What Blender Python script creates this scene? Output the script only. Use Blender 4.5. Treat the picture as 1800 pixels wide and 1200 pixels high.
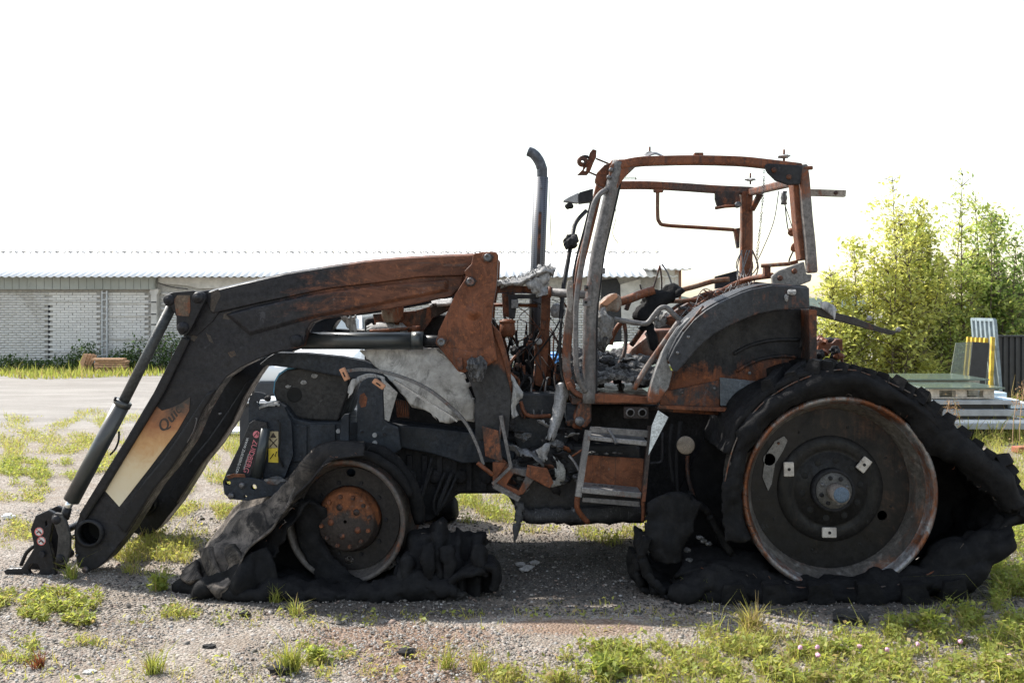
import bpy, bmesh, math, random
import numpy as np
from mathutils import Vector, Matrix, noise
random.seed(7); rng = np.random.default_rng(7)
for o in list(bpy.data.objects): bpy.data.objects.remove(o)
scene = bpy.context.scene
C = scene.collection
# ------------------------------------------------------------------ camera, sky, sun, exposure
F, CX, HY, CH = 1700.0, 900.0, 535.0, 1.5875      # focal length in photo pixels, principal column, horizon row, eye height
cam = bpy.data.cameras.new('camera'); camo = bpy.data.objects.new('camera', cam); C.objects.link(camo)
cam.sensor_width = 36; cam.lens = 36*F/1800; cam.shift_y = -65/1800; cam.clip_end = 3000; cam.clip_start = .05
camo.location = (0, 0, CH); camo.rotation_euler = (math.pi/2, 0, 0)
scene.camera = camo
SUN = Vector((-0.72, 0.50, 1.0)).normalized()      # towards the sun: behind the tractor, to the left
world = bpy.data.worlds.new('World'); scene.world = world; world.use_nodes = True
wn = world.node_tree.nodes; wl = world.node_tree.links
bg = wn['Background']; bg.inputs[1].default_value = 0.15
sky = wn.new('ShaderNodeTexSky'); sky.sky_type = 'NISHITA'; sky.sun_disc = False
sky.sun_elevation = math.asin(SUN.z); sky.sun_rotation = math.atan2(SUN.x, SUN.y)
sky.air_density = 1.6; sky.dust_density = 1.2; sky.ozone_density = 1.0
hs = wn.new('ShaderNodeHueSaturation'); hs.inputs['Saturation'].default_value = 0.6
wl.new(sky.outputs[0], hs.inputs['Color']); wl.new(hs.outputs[0], bg.inputs[0])
sl = bpy.data.lights.new('sun', 'SUN'); sl.energy = 5.0; sl.angle = math.radians(.6); sl.color = (1, .95, .87)
so = bpy.data.objects.new('sun', sl); C.objects.link(so); so.location = SUN*40
so.rotation_euler = SUN.to_track_quat('Z', 'Y').to_euler()
vs = scene.view_settings; vs.view_transform = 'Standard'; vs.look = 'None'; vs.gamma = 1; vs.use_curve_mapping = False
vs.exposure = 0.95
scene.cycles.max_bounces = 6; scene.cycles.transparent_max_bounces = 8
# ------------------------------------------------------------------ helpers
def P(px, py, d): return Vector(((px-CX)*d/F, d, CH-(py-HY)*d/F))
def W(px, py, d, y):                                # pixel read at depth d, then moved straight back or forth to depth y
    v = P(px, py, d); v.y = y; return v
def tag(o, label=None, cat=None, group=None, kind=None):
    if label: o['label'] = label
    if cat: o['category'] = cat
    if group: o['group'] = group
    if kind: o['kind'] = kind
    return o
def empty(name, loc, label, cat, group=None, rz=0):
    o = bpy.data.objects.new(name, None); C.objects.link(o); o.location = loc; o.rotation_euler = (0, 0, rz)
    o.empty_display_size = .1
    return tag(o, label, cat, group)
def finish(name, me, mat, parent=None, smooth=False, bevel=0, solid=0, sub=0, local=False):
    if mat is not None: me.materials.append(mat)
    if smooth: me.polygons.foreach_set('use_smooth', [True]*len(me.polygons))
    o = bpy.data.objects.new(name, me); C.objects.link(o)
    if parent is not None:
        o.parent = parent
        if not local and parent.type == 'EMPTY': o.matrix_parent_inverse = Matrix.Translation(parent.location).inverted()
    if solid:
        m = o.modifiers.new('solid', 'SOLIDIFY'); m.thickness = solid; m.offset = 0
    if sub:
        m = o.modifiers.new('sub', 'SUBSURF'); m.levels = sub; m.render_levels = sub
    if bevel:
        m = o.modifiers.new('bevel', 'BEVEL'); m.width = bevel; m.segments = 2; m.limit_method = 'ANGLE'; m.angle_limit = .6
    return o
def obj(name, bm, mat, parent=None, **k):
    bmesh.ops.recalc_face_normals(bm, faces=bm.faces)
    me = bpy.data.meshes.new(name); bm.to_mesh(me); bm.free()
    return finish(name, me, mat, parent, **k)
def NB(): return bmesh.new()
def b_prism(bm, poly, y0, y1, holes=(), d=None, poly2=None):
    """polygon of pixels read at depth d (default y0), standing as a slab between the depths y0 and y1"""
    d = d or y0
    loops = [[W(x, y, d, y0) for x, y in poly]] + [[W(x, y, d, y0) for x, y in h] for h in holes]
    es = []; vv = []
    for lp in loops:
        vs_ = [bm.verts.new(v) for v in lp]; vv.append(vs_)
        es += [bm.edges.new((vs_[i], vs_[(i+1) % len(vs_)])) for i in range(len(vs_))]
    r = bmesh.ops.triangle_fill(bm, use_beauty=True, use_dissolve=False, edges=es)
    fs = [g for g in r['geom'] if isinstance(g, bmesh.types.BMFace)]
    mp = {}
    lp2 = [[W(x, y, d, y1) for x, y in (poly2 or poly)]] + [[W(x, y, d, y1) for x, y in h] for h in holes]
    for a, b in zip(vv, lp2):
        for v, p in zip(a, b): mp[v] = bm.verts.new(p)
    for f in fs: bm.faces.new([mp[v] for v in reversed(f.verts)])
    for vs_ in vv:
        for i in range(len(vs_)):
            a, b = vs_[i], vs_[(i+1) % len(vs_)]
            bm.faces.new((a, b, mp[b], mp[a]))
    return bm
def circ(cx, cy, r, n=16, ry=None): return [(cx+r*math.cos(2*math.pi*i/n), cy+(ry or r)*math.sin(2*math.pi*i/n)) for i in range(n)]
def prism(name, poly, y0, y1, mat, parent, holes=(), bevel=.004, d=None, poly2=None):
    return obj(name, b_prism(NB(), poly, y0, y1, holes, d, poly2), mat, parent, bevel=bevel)
def b_box(bm, c, s, rot=None):
    m = Matrix.Translation(c) @ (rot.to_4x4() if rot else Matrix()) @ Matrix.Diagonal((s[0], s[1], s[2], 1))
    bmesh.ops.create_cube(bm, size=1, matrix=m); return bm
def catmull(pts, n):
    pts = [Vector(p) for p in pts]
    if len(pts) < 3: return [pts[0].lerp(pts[-1], i/n) for i in range(n+1)]
    out = []; L = len(pts)
    for i in range(L-1):
        p0, p1, p2, p3 = pts[max(i-1, 0)], pts[i], pts[i+1], pts[min(i+2, L-1)]
        for k in range(n):
            t = k/n
            out.append(.5*((2*p1)+(p2-p0)*t+(2*p0-5*p1+4*p2-p3)*t*t+(3*p1-p0-3*p2+p3)*t**3))
    out.append(pts[-1]); return out
def b_tube(bm, pts, r, seg=8, n=0, rr=None, flat=None):
    """round tube along points; rr = radii per input point; flat=(w,h) for a flat strip"""
    if n:
        if rr: q = catmull([Vector((a, 0, 0)) for a in rr], n); rr = [max(v.x, .001) for v in q]
        pts = catmull(pts, n)
    pts = [Vector(p) for p in pts]; rings = []; up = None
    for i, p in enumerate(pts):
        t = (pts[min(i+1, len(pts)-1)]-pts[max(i-1, 0)])
        if t.length < 1e-9: t = Vector((0, 0, 1))
        t.normalize()
        if up is None:
            up = Vector((0, 1, 0)) if abs(t.y) < .9 else Vector((1, 0, 0))
        a = (up - t*up.dot(t)); a.normalize(); b = t.cross(a); up = a
        R = rr[i] if rr else r
        if flat:
            w, h = flat; rings.append([bm.verts.new(p+a*w*sx/2+b*h*sy/2) for sx, sy in ((-1, -1), (1, -1), (1, 1), (-1, 1))])
        else:
            rings.append([bm.verts.new(p+(a*math.cos(2*math.pi*k/seg)+b*math.sin(2*math.pi*k/seg))*R) for k in range(seg)])
    for A, B in zip(rings, rings[1:]):
        for k in range(len(A)): bm.faces.new((A[k], A[(k+1) % len(A)], B[(k+1) % len(A)], B[k]))
    bm.faces.new(rings[0][::-1]); bm.faces.new(rings[-1]); return bm
def tube(name, pts, r, mat, parent, n=0, seg=10, rr=None, flat=None, **k):
    pts = [P(*p) if not isinstance(p, Vector) else p for p in pts]
    bm = b_tube(NB(), pts, r, seg, n, rr, flat)
    return obj(name, bm, mat, parent, smooth=flat is None, **k)
def b_lathe(bm, c, prof, seg=48, rot=None):
    """profile of (radius, depth offset) turned about the y axis through c"""
    rings = []
    for r, y in prof:
        ring = []
        for k in range(seg):
            a = 2*math.pi*k/seg; v = Vector((r*math.cos(a), y, r*math.sin(a)))
            if rot: v = rot @ v
            ring.append(bm.verts.new(Vector(c)+v))
        rings.append(ring)
    for A, B in zip(rings, rings[1:]):
        for k in range(seg): bm.faces.new((A[k], A[(k+1) % seg], B[(k+1) % seg], B[k]))
    if prof[0][0] < .2 and prof[0][0] > 1e-4 and len(prof) > 1 and prof[0] != prof[-1]: bm.faces.new(rings[0][::-1])
    return bm
def lathe(name, c, prof, mat, parent, seg=48, rot=None, smooth=True, bevel=0):
    return obj(name, b_lathe(NB(), c, prof, seg, rot), mat, parent, smooth=smooth, bevel=bevel)
def sheet(name, grid, mat, parent, nu=4, nv=4, thick=.012, amp=.01, fs=6., seed=0, rag=0., smooth=True, crease=0., fold=None):
    """crumpled sheet through a grid of points, given as (px,py,d) or vectors"""
    G = [[Vector(p) if isinstance(p, Vector) else P(*p) for p in row] for row in grid]
    rows = [catmull(r, nv) for r in G]
    cols = [catmull([r[j] for r in rows], nu) for j in range(len(rows[0]))]
    nr, nc = len(cols[0]), len(cols)
    pts = [[cols[j][i] for j in range(nc)] for i in range(nr)]
    bm = NB(); V = []
    off = Vector((seed*3.7, seed*1.3, seed*5.1))
    for i in range(nr):
        row = []
        for j in range(nc):
            p = pts[i][j]
            du = pts[min(i+1, nr-1)][j]-pts[max(i-1, 0)][j]; dv = pts[i][min(j+1, nc-1)]-pts[i][max(j-1, 0)]
            nn = du.cross(dv)
            nn = nn.normalized() if nn.length > 1e-9 else Vector((0, 1, 0))
            h = noise.noise(p*fs+off)*amp + noise.noise(p*fs*2.7+off)*amp*.45
            if crease: h += (abs(noise.noise(p*fs*.8+off*2))-.25)*crease + (abs(noise.noise(p*fs*2.1+off*3))-.25)*crease*.5
            if fold: ph = j/(nc-1)*fold[0]+.35*noise.noise(p*3.+off)+i/(nr-1)*fold[2]; h += (abs((ph % 1)*2-1)-.5)*2*fold[1]*min(1, i/(nr*.35))
            q = p+nn*h
            if rag and (i in (0, nr-1) or j in (0, nc-1)):
                q = q + noise.noise_vector(p*30+off)*rag
            row.append(bm.verts.new(q))
        V.append(row)
    for i in range(nr-1):
        for j in range(nc-1):
            if rag and (i in (0, nr-2) or j in (0, nc-2)) and random.random() < .12: continue
            bm.faces.new((V[i][j], V[i][j+1], V[i+1][j+1], V[i+1][j]))
    return obj(name, bm, mat, parent, smooth=smooth, solid=thick)
def ribbon(name, path, d0, d1, mat, parent, thick=.05, amp=.016, fs=11., seed=0, cols=4, crease=.03, dref=None, rag=.006, n=4, twist=0.):
    """thick belt standing on edge along a pixel path, reaching from depth d0 to d1"""
    g = [[W(x+twist*i*(j/(cols-1)-.5), y, dref or d0, d0+(d1-d0)*j/(cols-1)) for j in range(cols)] for i, (x, y) in enumerate(path)]
    for r in g:
        for v in r: v.z = max(v.z, .02)
    return sheet(name, g, mat, parent, n+4, 7, thick*.7, amp*.7, fs*.6, seed, rag, True, crease)
def lug_block(name, v, tang, s, mat, parent, yaw=.5, seed=0):
    """tread block: a chunky bar set across the tread"""
    t = Vector(tang).normalized(); nrm = Vector((-t.z, 0, t.x)); yv = Vector((0, 1, 0)); ax = (yv*math.cos(yaw)+t*math.sin(yaw)); bx_ = (t*math.cos(yaw)-yv*math.sin(yaw))
    bm = NB(); bmesh.ops.create_cube(bm, size=1); bmesh.ops.subdivide_edges(bm, edges=bm.edges[:], cuts=5, use_grid_fill=True)
    off = Vector((seed*1.3, seed, 2))
    for w in bm.verts:
        p = w.co.copy(); k = 1-.35*max(0, p.z+.5); q = ax*p.x*s[0]+bx_*p.y*s[1]*k+nrm*p.z*s[2]; q = Vector(v)+q
        w.co = q+noise.noise_vector(q*7+off)*.012+noise.noise_vector(q*28+off)*.004
    return obj(name, bm, mat, parent, smooth=False)
def lump(name, pts, rr, mat, parent, n=5, seg=12, amp=.02, fs=9., seed=0, sq=(1, 1)):
    """irregular soft roll along a path"""
    pts = [Vector(p) if isinstance(p, Vector) else P(*p) for p in pts]
    bm = b_tube(NB(), pts, 1, seg, n, rr)
    off = Vector((seed*2.1, seed, -seed)); bm.normal_update()
    for v in bm.verts:
        v.co += v.normal*(noise.noise(v.co*fs+off)*amp+noise.noise(v.co*fs*3+off)*amp*.4)
        if v.co.z < .004: v.co.z = .004
    return obj(name, bm, mat, parent, smooth=True)
def rock(name, c, s, mat, parent, amp=.35, fs=None, seed=0, sub=2):
    bm = NB(); bmesh.ops.create_icosphere(bm, subdivisions=sub, radius=1)
    off = Vector((seed*1.7, seed*2.9, seed))
    for v in bm.verts:
        k = 1+noise.noise(v.co*1.6+off)*amp+noise.noise(v.co*4+off)*amp*.6
        v.co = Vector((v.co.x*s[0]*k, v.co.y*s[1]*k, v.co.z*s[2]*k))+Vector(c)
    return obj(name, bm, mat, parent)
def np_mesh(name, V, Fc, mat, col=None, parent=None, kind=None, smooth=False):
    """big mesh from arrays; Fc (n,3) or (n,4)"""
    me = bpy.data.meshes.new(name); n, k = Fc.shape
    me.vertices.add(len(V)); me.vertices.foreach_set('co', np.asarray(V, np.float32).ravel())
    me.loops.add(n*k); me.loops.foreach_set('vertex_index', Fc.astype(np.int32).ravel())
    me.polygons.add(n); me.polygons.foreach_set('loop_start', np.arange(0, n*k, k, dtype=np.int32))
    me.polygons.foreach_set('loop_total', np.full(n, k, np.int32))
    if smooth: me.polygons.foreach_set('use_smooth', np.ones(n, bool))
    me.update(calc_edges=True)
    if col is not None:
        a = me.color_attributes.new('tint', 'FLOAT_COLOR', 'POINT')
        c4 = np.ones((len(V), 4), np.float32); c4[:, :3] = col; a.data.foreach_set('color', c4.ravel())
    o = finish(name, me, mat, parent)
    if kind: o['kind'] = kind
    return o
def text(name, s, px, py, d, ang, size, mat, parent, shear=0, align='LEFT', depth=.0004, space=1, bold=0.):
    cu = bpy.data.curves.new(name, 'FONT'); cu.body = s; cu.size = size; cu.shear = shear; cu.align_x = align
    cu.align_y = 'CENTER'; cu.extrude = depth; cu.resolution_u = 3; cu.space_character = space
    t = bpy.data.objects.new(name, cu); C.objects.link(t)
    dg = bpy.context.evaluated_depsgraph_get(); me = bpy.data.meshes.new_from_object(t.evaluated_get(dg))
    bpy.data.objects.remove(t)
    a = math.radians(ang); o = P(px, py, d)
    m = Matrix(((math.cos(a), -math.sin(a), 0, o.x), (0, 0, -1, o.y), (math.sin(a), math.cos(a), 0, o.z), (0, 0, 0, 1)))
    me.transform(m); me.materials.clear(); me.name = name
    return finish(name, me, mat, parent)
# ------------------------------------------------------------------ materials
class NT:
    def __init__(s, name, coord='Object'):
        s.m = bpy.data.materials.new(name); s.m.use_nodes = True; s.t = s.m.node_tree; s.n = s.t.nodes; s.l = s.t.links
        s.b = s.n['Principled BSDF']; s.out = s.n['Material Output']
        tc = s.n.new('ShaderNodeTexCoord'); s.co = tc.outputs[coord]
    def link(s, a, b): s.l.new(a, b)
    def noise(s, scale, detail=6, rough=.6, dist=0, stretch=None, off=(0, 0, 0)):
        mp = s.n.new('ShaderNodeMapping'); mp.inputs['Location'].default_value = off
        if stretch: mp.inputs['Scale'].default_value = stretch
        s.link(s.co, mp.inputs[0]); t = s.n.new('ShaderNodeTexNoise'); s.link(mp.outputs[0], t.inputs['Vector'])
        for k, v in (('Scale', scale), ('Detail', detail), ('Roughness', rough), ('Distortion', dist)): t.inputs[k].default_value = v
        return t.outputs['Fac']
    def vor(s, scale, feature='F1', out='Distance', rand=1):
        t = s.n.new('ShaderNodeTexVoronoi'); t.feature = feature; s.link(s.co, t.inputs['Vector']); t.inputs['Scale'].default_value = scale
        t.inputs['Randomness'].default_value = rand
        return t.outputs[out]
    def rng(s, v, a, b, c=0, d=1, smooth=True):
        t = s.n.new('ShaderNodeMapRange'); t.interpolation_type = 'SMOOTHSTEP' if smooth else 'LINEAR'
        s.link(v, t.inputs[0])
        for i, x in enumerate((a, b, c, d)): t.inputs[i+1].default_value = x
        return t.outputs[0]
    def mix(s, f, a, b, mode='MIX'):
        t = s.n.new('ShaderNodeMix'); t.data_type = 'RGBA'; t.blend_type = mode
        for sock, v in ((t.inputs[0], f), (t.inputs[6], a), (t.inputs[7], b)):
            if isinstance(v, (int, float)): sock.default_value = v
            elif isinstance(v, tuple): sock.default_value = (*v, 1)
            else: s.link(v, sock)
        return t.outputs[2]
    def math(s, op, a, b=0.0):
        t = s.n.new('ShaderNodeMath'); t.operation = op
        for i, v in enumerate((a, b)):
            if isinstance(v, (int, float)): t.inputs[i].default_value = v
            else: s.link(v, t.inputs[i])
        return t.outputs[0]
    def xyz(s):
        t = s.n.new('ShaderNodeSeparateXYZ'); s.link(s.co, t.inputs[0]); return t.outputs
    def bump(s, h, strength=.3, dist=.01):
        t = s.n.new('ShaderNodeBump'); t.inputs['Strength'].default_value = strength; t.inputs['Distance'].default_value = dist
        s.link(h, t.inputs['Height']); s.link(t.outputs[0], s.b.inputs['Normal'])
    def done(s, color, rough=.8, metal=0., spec=None):
        for sock, v in ((s.b.inputs['Base Color'], color), (s.b.inputs['Roughness'], rough), (s.b.inputs['Metallic'], metal)):
            if isinstance(v, tuple): sock.default_value = (*v, 1)
            elif isinstance(v, (int, float)): sock.default_value = v
            else: s.link(v, sock)
        if spec is not None: s.b.inputs['Specular IOR Level'].default_value = spec
        return s.m
_seed = [0]
def burnt(name, dark=(.016, .016, .019), rust=.35, ash=.15, ashc=(.30, .29, .28), rustc=(.172, .062, .031), scale=5., rough=.58, metal=0., grad=None, bump=.35, streak=(1, 1, .6), run=(2.6, 2.6, .13)):
    """scorched steel: soot, rust in clouds and pale ash; grad=(axis, from, to, rust change) for a burn that grows along a thing"""
    _seed[0] += 1; o = (_seed[0]*3.1, _seed[0]*1.7, _seed[0]*2.3); t = NT(name)
    n0 = t.noise(scale*.38, 4, .55, .8, None, (o[2], o[0], o[1])); n1 = t.noise(scale, 12, .76, 1.0, streak, o); n2 = t.noise(scale*1.7, 12, .78, 1.3, streak, (o[1], o[2], o[0])); n3 = t.noise(scale*8, 8, .75, .2, None, o)
    st = t.noise(scale*2.4, 8, .72, .35, run, (o[1], o[0], 5)); fl = t.noise(scale*3.2, 12, .8, .6, None, (o[0], 7, o[2]))
    k1 = t.math('ADD', t.math('MULTIPLY', n0, .5), t.math('MULTIPLY', n1, .5))
    k1 = t.math('ADD', k1, t.math('MULTIPLY', t.math('SUBTRACT', n3, .5), .14)); k1 = t.math('ADD', k1, t.math('MULTIPLY', t.math('SUBTRACT', st, .5), .26))
    if grad:
        ax, a, b, k = grad; g = t.rng(t.xyz()[ax], a, b, 0, k); k1 = t.math('ADD', k1, g); n2 = t.math('ADD', n2, t.math('MULTIPLY', g, .35))
    th = .73-.42*rust; m1 = t.rng(k1, th-.06, th+.06)
    ta = .74-.40*ash; m2 = t.rng(t.math('ADD', t.math('MULTIPLY', n2, .62), t.math('MULTIPLY', st, .38)), ta-.06, ta+.09, 0, .85)
    dk = t.mix(t.rng(n3, .25, .75), tuple(c*.5 for c in dark), tuple(c*1.7 for c in dark))
    dk = t.mix(t.rng(n0, .45, .7, 0, .7), dk, tuple(c*.4+.003 for c in dark))
    dk = t.mix(t.rng(fl, .60, .64, 0, .55), dk, tuple(min(.4, c*2.6+.02) for c in dark))      # flaked paint
    r1 = t.mix(t.rng(n1, .34, .66), tuple(c*.30 for c in rustc), rustc)
    ru = t.mix(t.rng(n3, .52, .68, 0, .6), r1, (min(1, rustc[0]*1.8), rustc[1]*1.7, rustc[2]*1.3))
    ru = t.mix(t.rng(st, .54, .64, 0, .6), ru, (.035, .026, .024))
    ru = t.mix(t.rng(fl, .60, .65, 0, .5), ru, (.17, .145, .135))
    c = t.mix(m1, dk, ru); c = t.mix(m2, c, t.mix(n3, tuple(x*.45 for x in ashc), ashc))
    t.bump(t.math('ADD', t.math('ADD', n3, t.math('MULTIPLY', n1, 2.0)), t.math('MULTIPLY', t.rng(fl, .60, .63), .8)), bump, .004)
    return t.done(c, t.rng(n2, .35, .65, max(.26, rough-.24), min(1, rough+.18)), metal, .22)
def plain(name, col, rough=.7, var=.25, scale=14., metal=0., bump=.15, spec=None, dirt=None):
    t = NT(name); _seed[0] += 1; n = t.noise(scale, 7, .65, .2, None, (_seed[0], _seed[0]*2, 0))
    c = t.mix(t.rng(n, .25, .75), tuple(x*(1-var) for x in col), tuple(min(1, x*(1+var)) for x in col))
    if dirt: c = t.mix(t.rng(t.noise(scale*.35, 8, .7, .6, None, (3, _seed[0], 1)), .5, .68, 0, .85), c, dirt)
    t.bump(n, bump, .004); return t.done(c, rough, metal, spec)
def leafmat(name):
    t = NT(name); a = t.n.new('ShaderNodeAttribute'); a.attribute_name = 'tint'
    df = t.b; t.link(a.outputs['Color'], df.inputs['Base Color']); df.inputs['Roughness'].default_value = .55; df.inputs['Specular IOR Level'].default_value = .3
    tr = t.n.new('ShaderNodeBsdfTranslucent')
    t.link(t.mix(.4, a.outputs['Color'], (1.0, .97, .35), 'MULTIPLY'), tr.inputs[0])
    mx = t.n.new('ShaderNodeMixShader'); mx.inputs[0].default_value = .58
    t.link(df.outputs[0], mx.inputs[1]); t.link(tr.outputs[0], mx.inputs[2]); t.link(mx.outputs[0], t.out.inputs[0]); return t.m
# ================================================================== THE SETTING
def px_ground(px, py):
    d = F*CH/(py-HY); return ((px-CX)*d/F, d)
# --- ground: one sheet, fine near the tractor
def ground_mat():
    t = NT('gravel_ground'); x, y, z = t.xyz()
    big = t.noise(.55, 7, .6, .3); mid = t.noise(3.0, 8, .65, .2); fine = t.noise(60, 6, .7); cell = t.vor(75, 'F1', 'Color')
    cd = t.vor(75, 'F1'); cell2 = t.vor(38, 'F1', 'Color')
    sc = t.n.new('ShaderNodeSeparateColor'); t.link(cell, sc.inputs[0])
    sc2 = t.n.new('ShaderNodeSeparateColor'); t.link(cell2, sc2.inputs[0])
    stone = t.mix(sc.outputs[0], (.105, .092, .080), (.37, .335, .295))
    stone = t.mix(t.rng(sc2.outputs[1], .75, .95, 0, .6), stone, (.36, .33, .305))
    stone = t.mix(t.rng(sc.outputs[2], .7, 1, 0, .6), stone, (.26, .19, .15))
    dirt = t.mix(fine, (.115, .092, .072), (.27, .22, .175))
    c = t.mix(t.rng(mid, .42, .62, .15, .75), stone, dirt)
    far = t.rng(y, 11.0, 13.5, 0, .8)                       # the pale gravel drive along the building
    drive = t.mix(t.rng(t.noise(1.2, 8, .7, 0, (.35, 1.6, 1)), .3, .7), (.20, .188, .175), (.31, .295, .275))
    c = t.mix(far, c, drive)
    # soot and oil burnt into the gravel round the wreck, rust washed out of it
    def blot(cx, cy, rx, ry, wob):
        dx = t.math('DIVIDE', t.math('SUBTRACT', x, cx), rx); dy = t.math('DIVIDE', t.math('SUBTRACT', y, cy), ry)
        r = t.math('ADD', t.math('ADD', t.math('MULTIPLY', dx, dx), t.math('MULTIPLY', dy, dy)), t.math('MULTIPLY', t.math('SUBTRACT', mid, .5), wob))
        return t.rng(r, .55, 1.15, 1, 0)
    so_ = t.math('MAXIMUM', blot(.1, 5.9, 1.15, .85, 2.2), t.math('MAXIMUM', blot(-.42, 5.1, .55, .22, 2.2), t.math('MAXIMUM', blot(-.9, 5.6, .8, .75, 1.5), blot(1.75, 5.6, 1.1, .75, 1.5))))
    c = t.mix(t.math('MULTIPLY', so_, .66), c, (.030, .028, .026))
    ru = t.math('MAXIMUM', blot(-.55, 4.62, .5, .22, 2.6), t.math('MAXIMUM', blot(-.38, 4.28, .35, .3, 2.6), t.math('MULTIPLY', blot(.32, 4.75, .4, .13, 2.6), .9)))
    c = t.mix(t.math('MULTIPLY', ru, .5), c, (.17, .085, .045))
    h = t.math('ADD', t.math('MULTIPLY', cd, -1.0), t.math('MULTIPLY', fine, .5))
    t.bump(h, .9, .012); return t.done(c, .92, 0, .25)
def build_ground():
    def axis(lo, hi, near0, near1, step):
        a = list(np.arange(near0, near1, step)); s = step; v = near0
        while v > lo: s *= 1.35; v -= s; a.insert(0, v)
        s = step; v = near1
        while v < hi: a.append(v); s *= 1.35; v += s
        a.append(hi); a[0] = lo; return np.array(a)
    xs = axis(-700, 700, -6, 6, .09); ys = axis(-200, 1500, 2.5, 16, .09)
    X, Y = np.meshgrid(xs, ys); Z = np.zeros_like(X)
    for i in range(len(ys)):
        if not 2 < ys[i] < 18: continue
        for j in range(len(xs)):
            if abs(xs[j]) < 7:
                w = 1.0 if not (4.9 < ys[i] < 7.6 and abs(xs[j]) < 3.2) else .35
                Z[i, j] = w*(noise.noise(Vector((xs[j]*1.1, ys[i]*1.1, 0)))*.022+noise.noise(Vector((xs[j]*4, ys[i]*4, 3)))*.008)-.006
    V = np.stack([X, Y, Z], -1).reshape(-1, 3); n = len(xs); m = len(ys)
    I = np.arange(n*m).reshape(m, n)
    Fc = np.stack([I[:-1, :-1], I[:-1, 1:], I[1:, 1:], I[1:, :-1]], -1).reshape(-1, 4)
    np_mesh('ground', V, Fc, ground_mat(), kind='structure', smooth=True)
build_ground()
# --- loose stones
def build_stones():
    m = NT('gravel_stone'); a = m.n.new('ShaderNodeAttribute'); a.attribute_name = 'tint'
    m.bump(m.noise(150, 4), .3, .003); mat = m.done(a.outputs['Color'], .85)
    N = 45000
    py = 1215-(rng.random(N)**.8)*330; px = rng.uniform(-40, 1840, N)
    d = F*CH/(py-HY); x = (px-CX)*d/F
    s = np.exp(rng.normal(math.log(.0038), .40, N)); s = np.clip(s, .002, .019)
    base = np.array([[1, 1, -.6], [-1, 1, -.6], [-1, -1, -.6], [1, -1, -.6], [.75, .7, .6], [-.7, .75, .75], [-.75, -.7, .55], [.7, -.8, .7]])
    fc = np.array([[4, 5, 6, 7], [0, 4, 7, 3], [1, 5, 4, 0], [2, 6, 5, 1], [3, 7, 6, 2]])
    V = base[None]*(1+rng.uniform(-.4, .4, (N, 8, 3)))*s[:, None, None]*np.array([1, .85, .62])
    a_ = rng.uniform(0, 6.28, N); ca, sa = np.cos(a_)[:, None], np.sin(a_)[:, None]
    V = np.stack([V[..., 0]*ca-V[..., 1]*sa, V[..., 0]*sa+V[..., 1]*ca, V[..., 2]], -1)
    V += np.stack([x, d, s*.12], -1)[:, None]
    k = rng.random((N, 1)); col = np.where(k < .74, rng.uniform(.09, .28, (N, 1))*np.array([1.03, .93, .83]), np.where(k < .84, rng.uniform(.22, .36, (N, 1))*np.array([1, .97, .93]), rng.uniform(.10, .25, (N, 1))*np.array([1.1, .8, .65])))
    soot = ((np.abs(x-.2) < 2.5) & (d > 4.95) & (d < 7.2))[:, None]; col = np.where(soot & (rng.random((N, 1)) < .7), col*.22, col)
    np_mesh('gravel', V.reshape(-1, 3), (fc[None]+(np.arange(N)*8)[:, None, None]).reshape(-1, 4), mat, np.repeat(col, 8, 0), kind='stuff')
    tag(bpy.data.objects['gravel'], 'loose grey gravel scattered over the yard', 'gravel')
build_stones()
# --- grass and weeds
GRASS = leafmat('grass_blade')
def blades(pos, h, w, lean, tint):
    """arrays -> tapered bent blades of two quads"""
    N = len(pos); a = rng.uniform(0, 6.28, N); b = rng.uniform(0, 6.28, N)
    wx = np.stack([np.cos(a), np.sin(a), np.zeros(N)], -1)*w[:, None]
    ld = np.stack([np.cos(b), np.sin(b), np.zeros(N)], -1)*(lean*h)[:, None]
    up = np.array([0, 0, 1.])*h[:, None]
    p0 = pos; p1 = pos+up*.55+ld*.3; p2 = pos+up*(1-.55*np.minimum(lean, 1.6)**2/2.56)[:, None]+ld
    V = np.stack([p0-wx, p0+wx, p1+wx*.8, p1-wx*.8, p2+wx*.1, p2-wx*.1], 1)
    f = np.array([[0, 1, 2, 3], [3, 2, 4, 5]]); Fc = (f[None]+(np.arange(N)*6)[:, None, None]).reshape(-1, 4)
    return V.reshape(-1, 3), Fc, np.repeat(tint, 6, 0)
def leaves(pos, size, tilt, tint, aspect=.5):
    """small folded leaves (two quads hinged at the midrib)"""
    N = len(pos); a = rng.uniform(0, 6.28, N); u = np.stack([np.cos(a)*np.cos(tilt), np.sin(a)*np.cos(tilt), np.sin(tilt)], -1)
    s_ = np.stack([-np.sin(a), np.cos(a), np.zeros(N)], -1); n_ = np.cross(u, s_); roll = rng.uniform(-.9, .9, N)[:, None]
    s2 = s_*np.cos(roll)+n_*np.sin(roll); n2 = np.cross(u, s2)
    L = size[:, None]; w = L*aspect*.5
    V = np.stack([pos, pos+u*L*.45+s2*w+n2*w*.35, pos+u*L-n2*w*.3, pos+u*L*.45-s2*w+n2*w*.35], 1)
    f = np.array([[0, 1, 2], [0, 2, 3]]); Fc = (f[None]+(np.arange(N)*4)[:, None, None]).reshape(-1, 3)
    return V.reshape(-1, 3), Fc, np.repeat(tint, 4, 0)
def gtint(N, dry=.2):
    g = rng.uniform(.7, 1.25, (N, 1))*np.array([.27, .33, .075]); y = rng.uniform(.8, 1.2, (N, 1))*np.array([.50, .45, .13])
    k = np.clip(rng.normal(dry, .22, (N, 1)), 0, 1); c = g*(1-k)+y*k
    b = rng.random((N, 1)) < dry*.45; return np.where(b, rng.uniform(.8, 1.2, (N, 1))*np.array([.36, .28, .15]), c)
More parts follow.
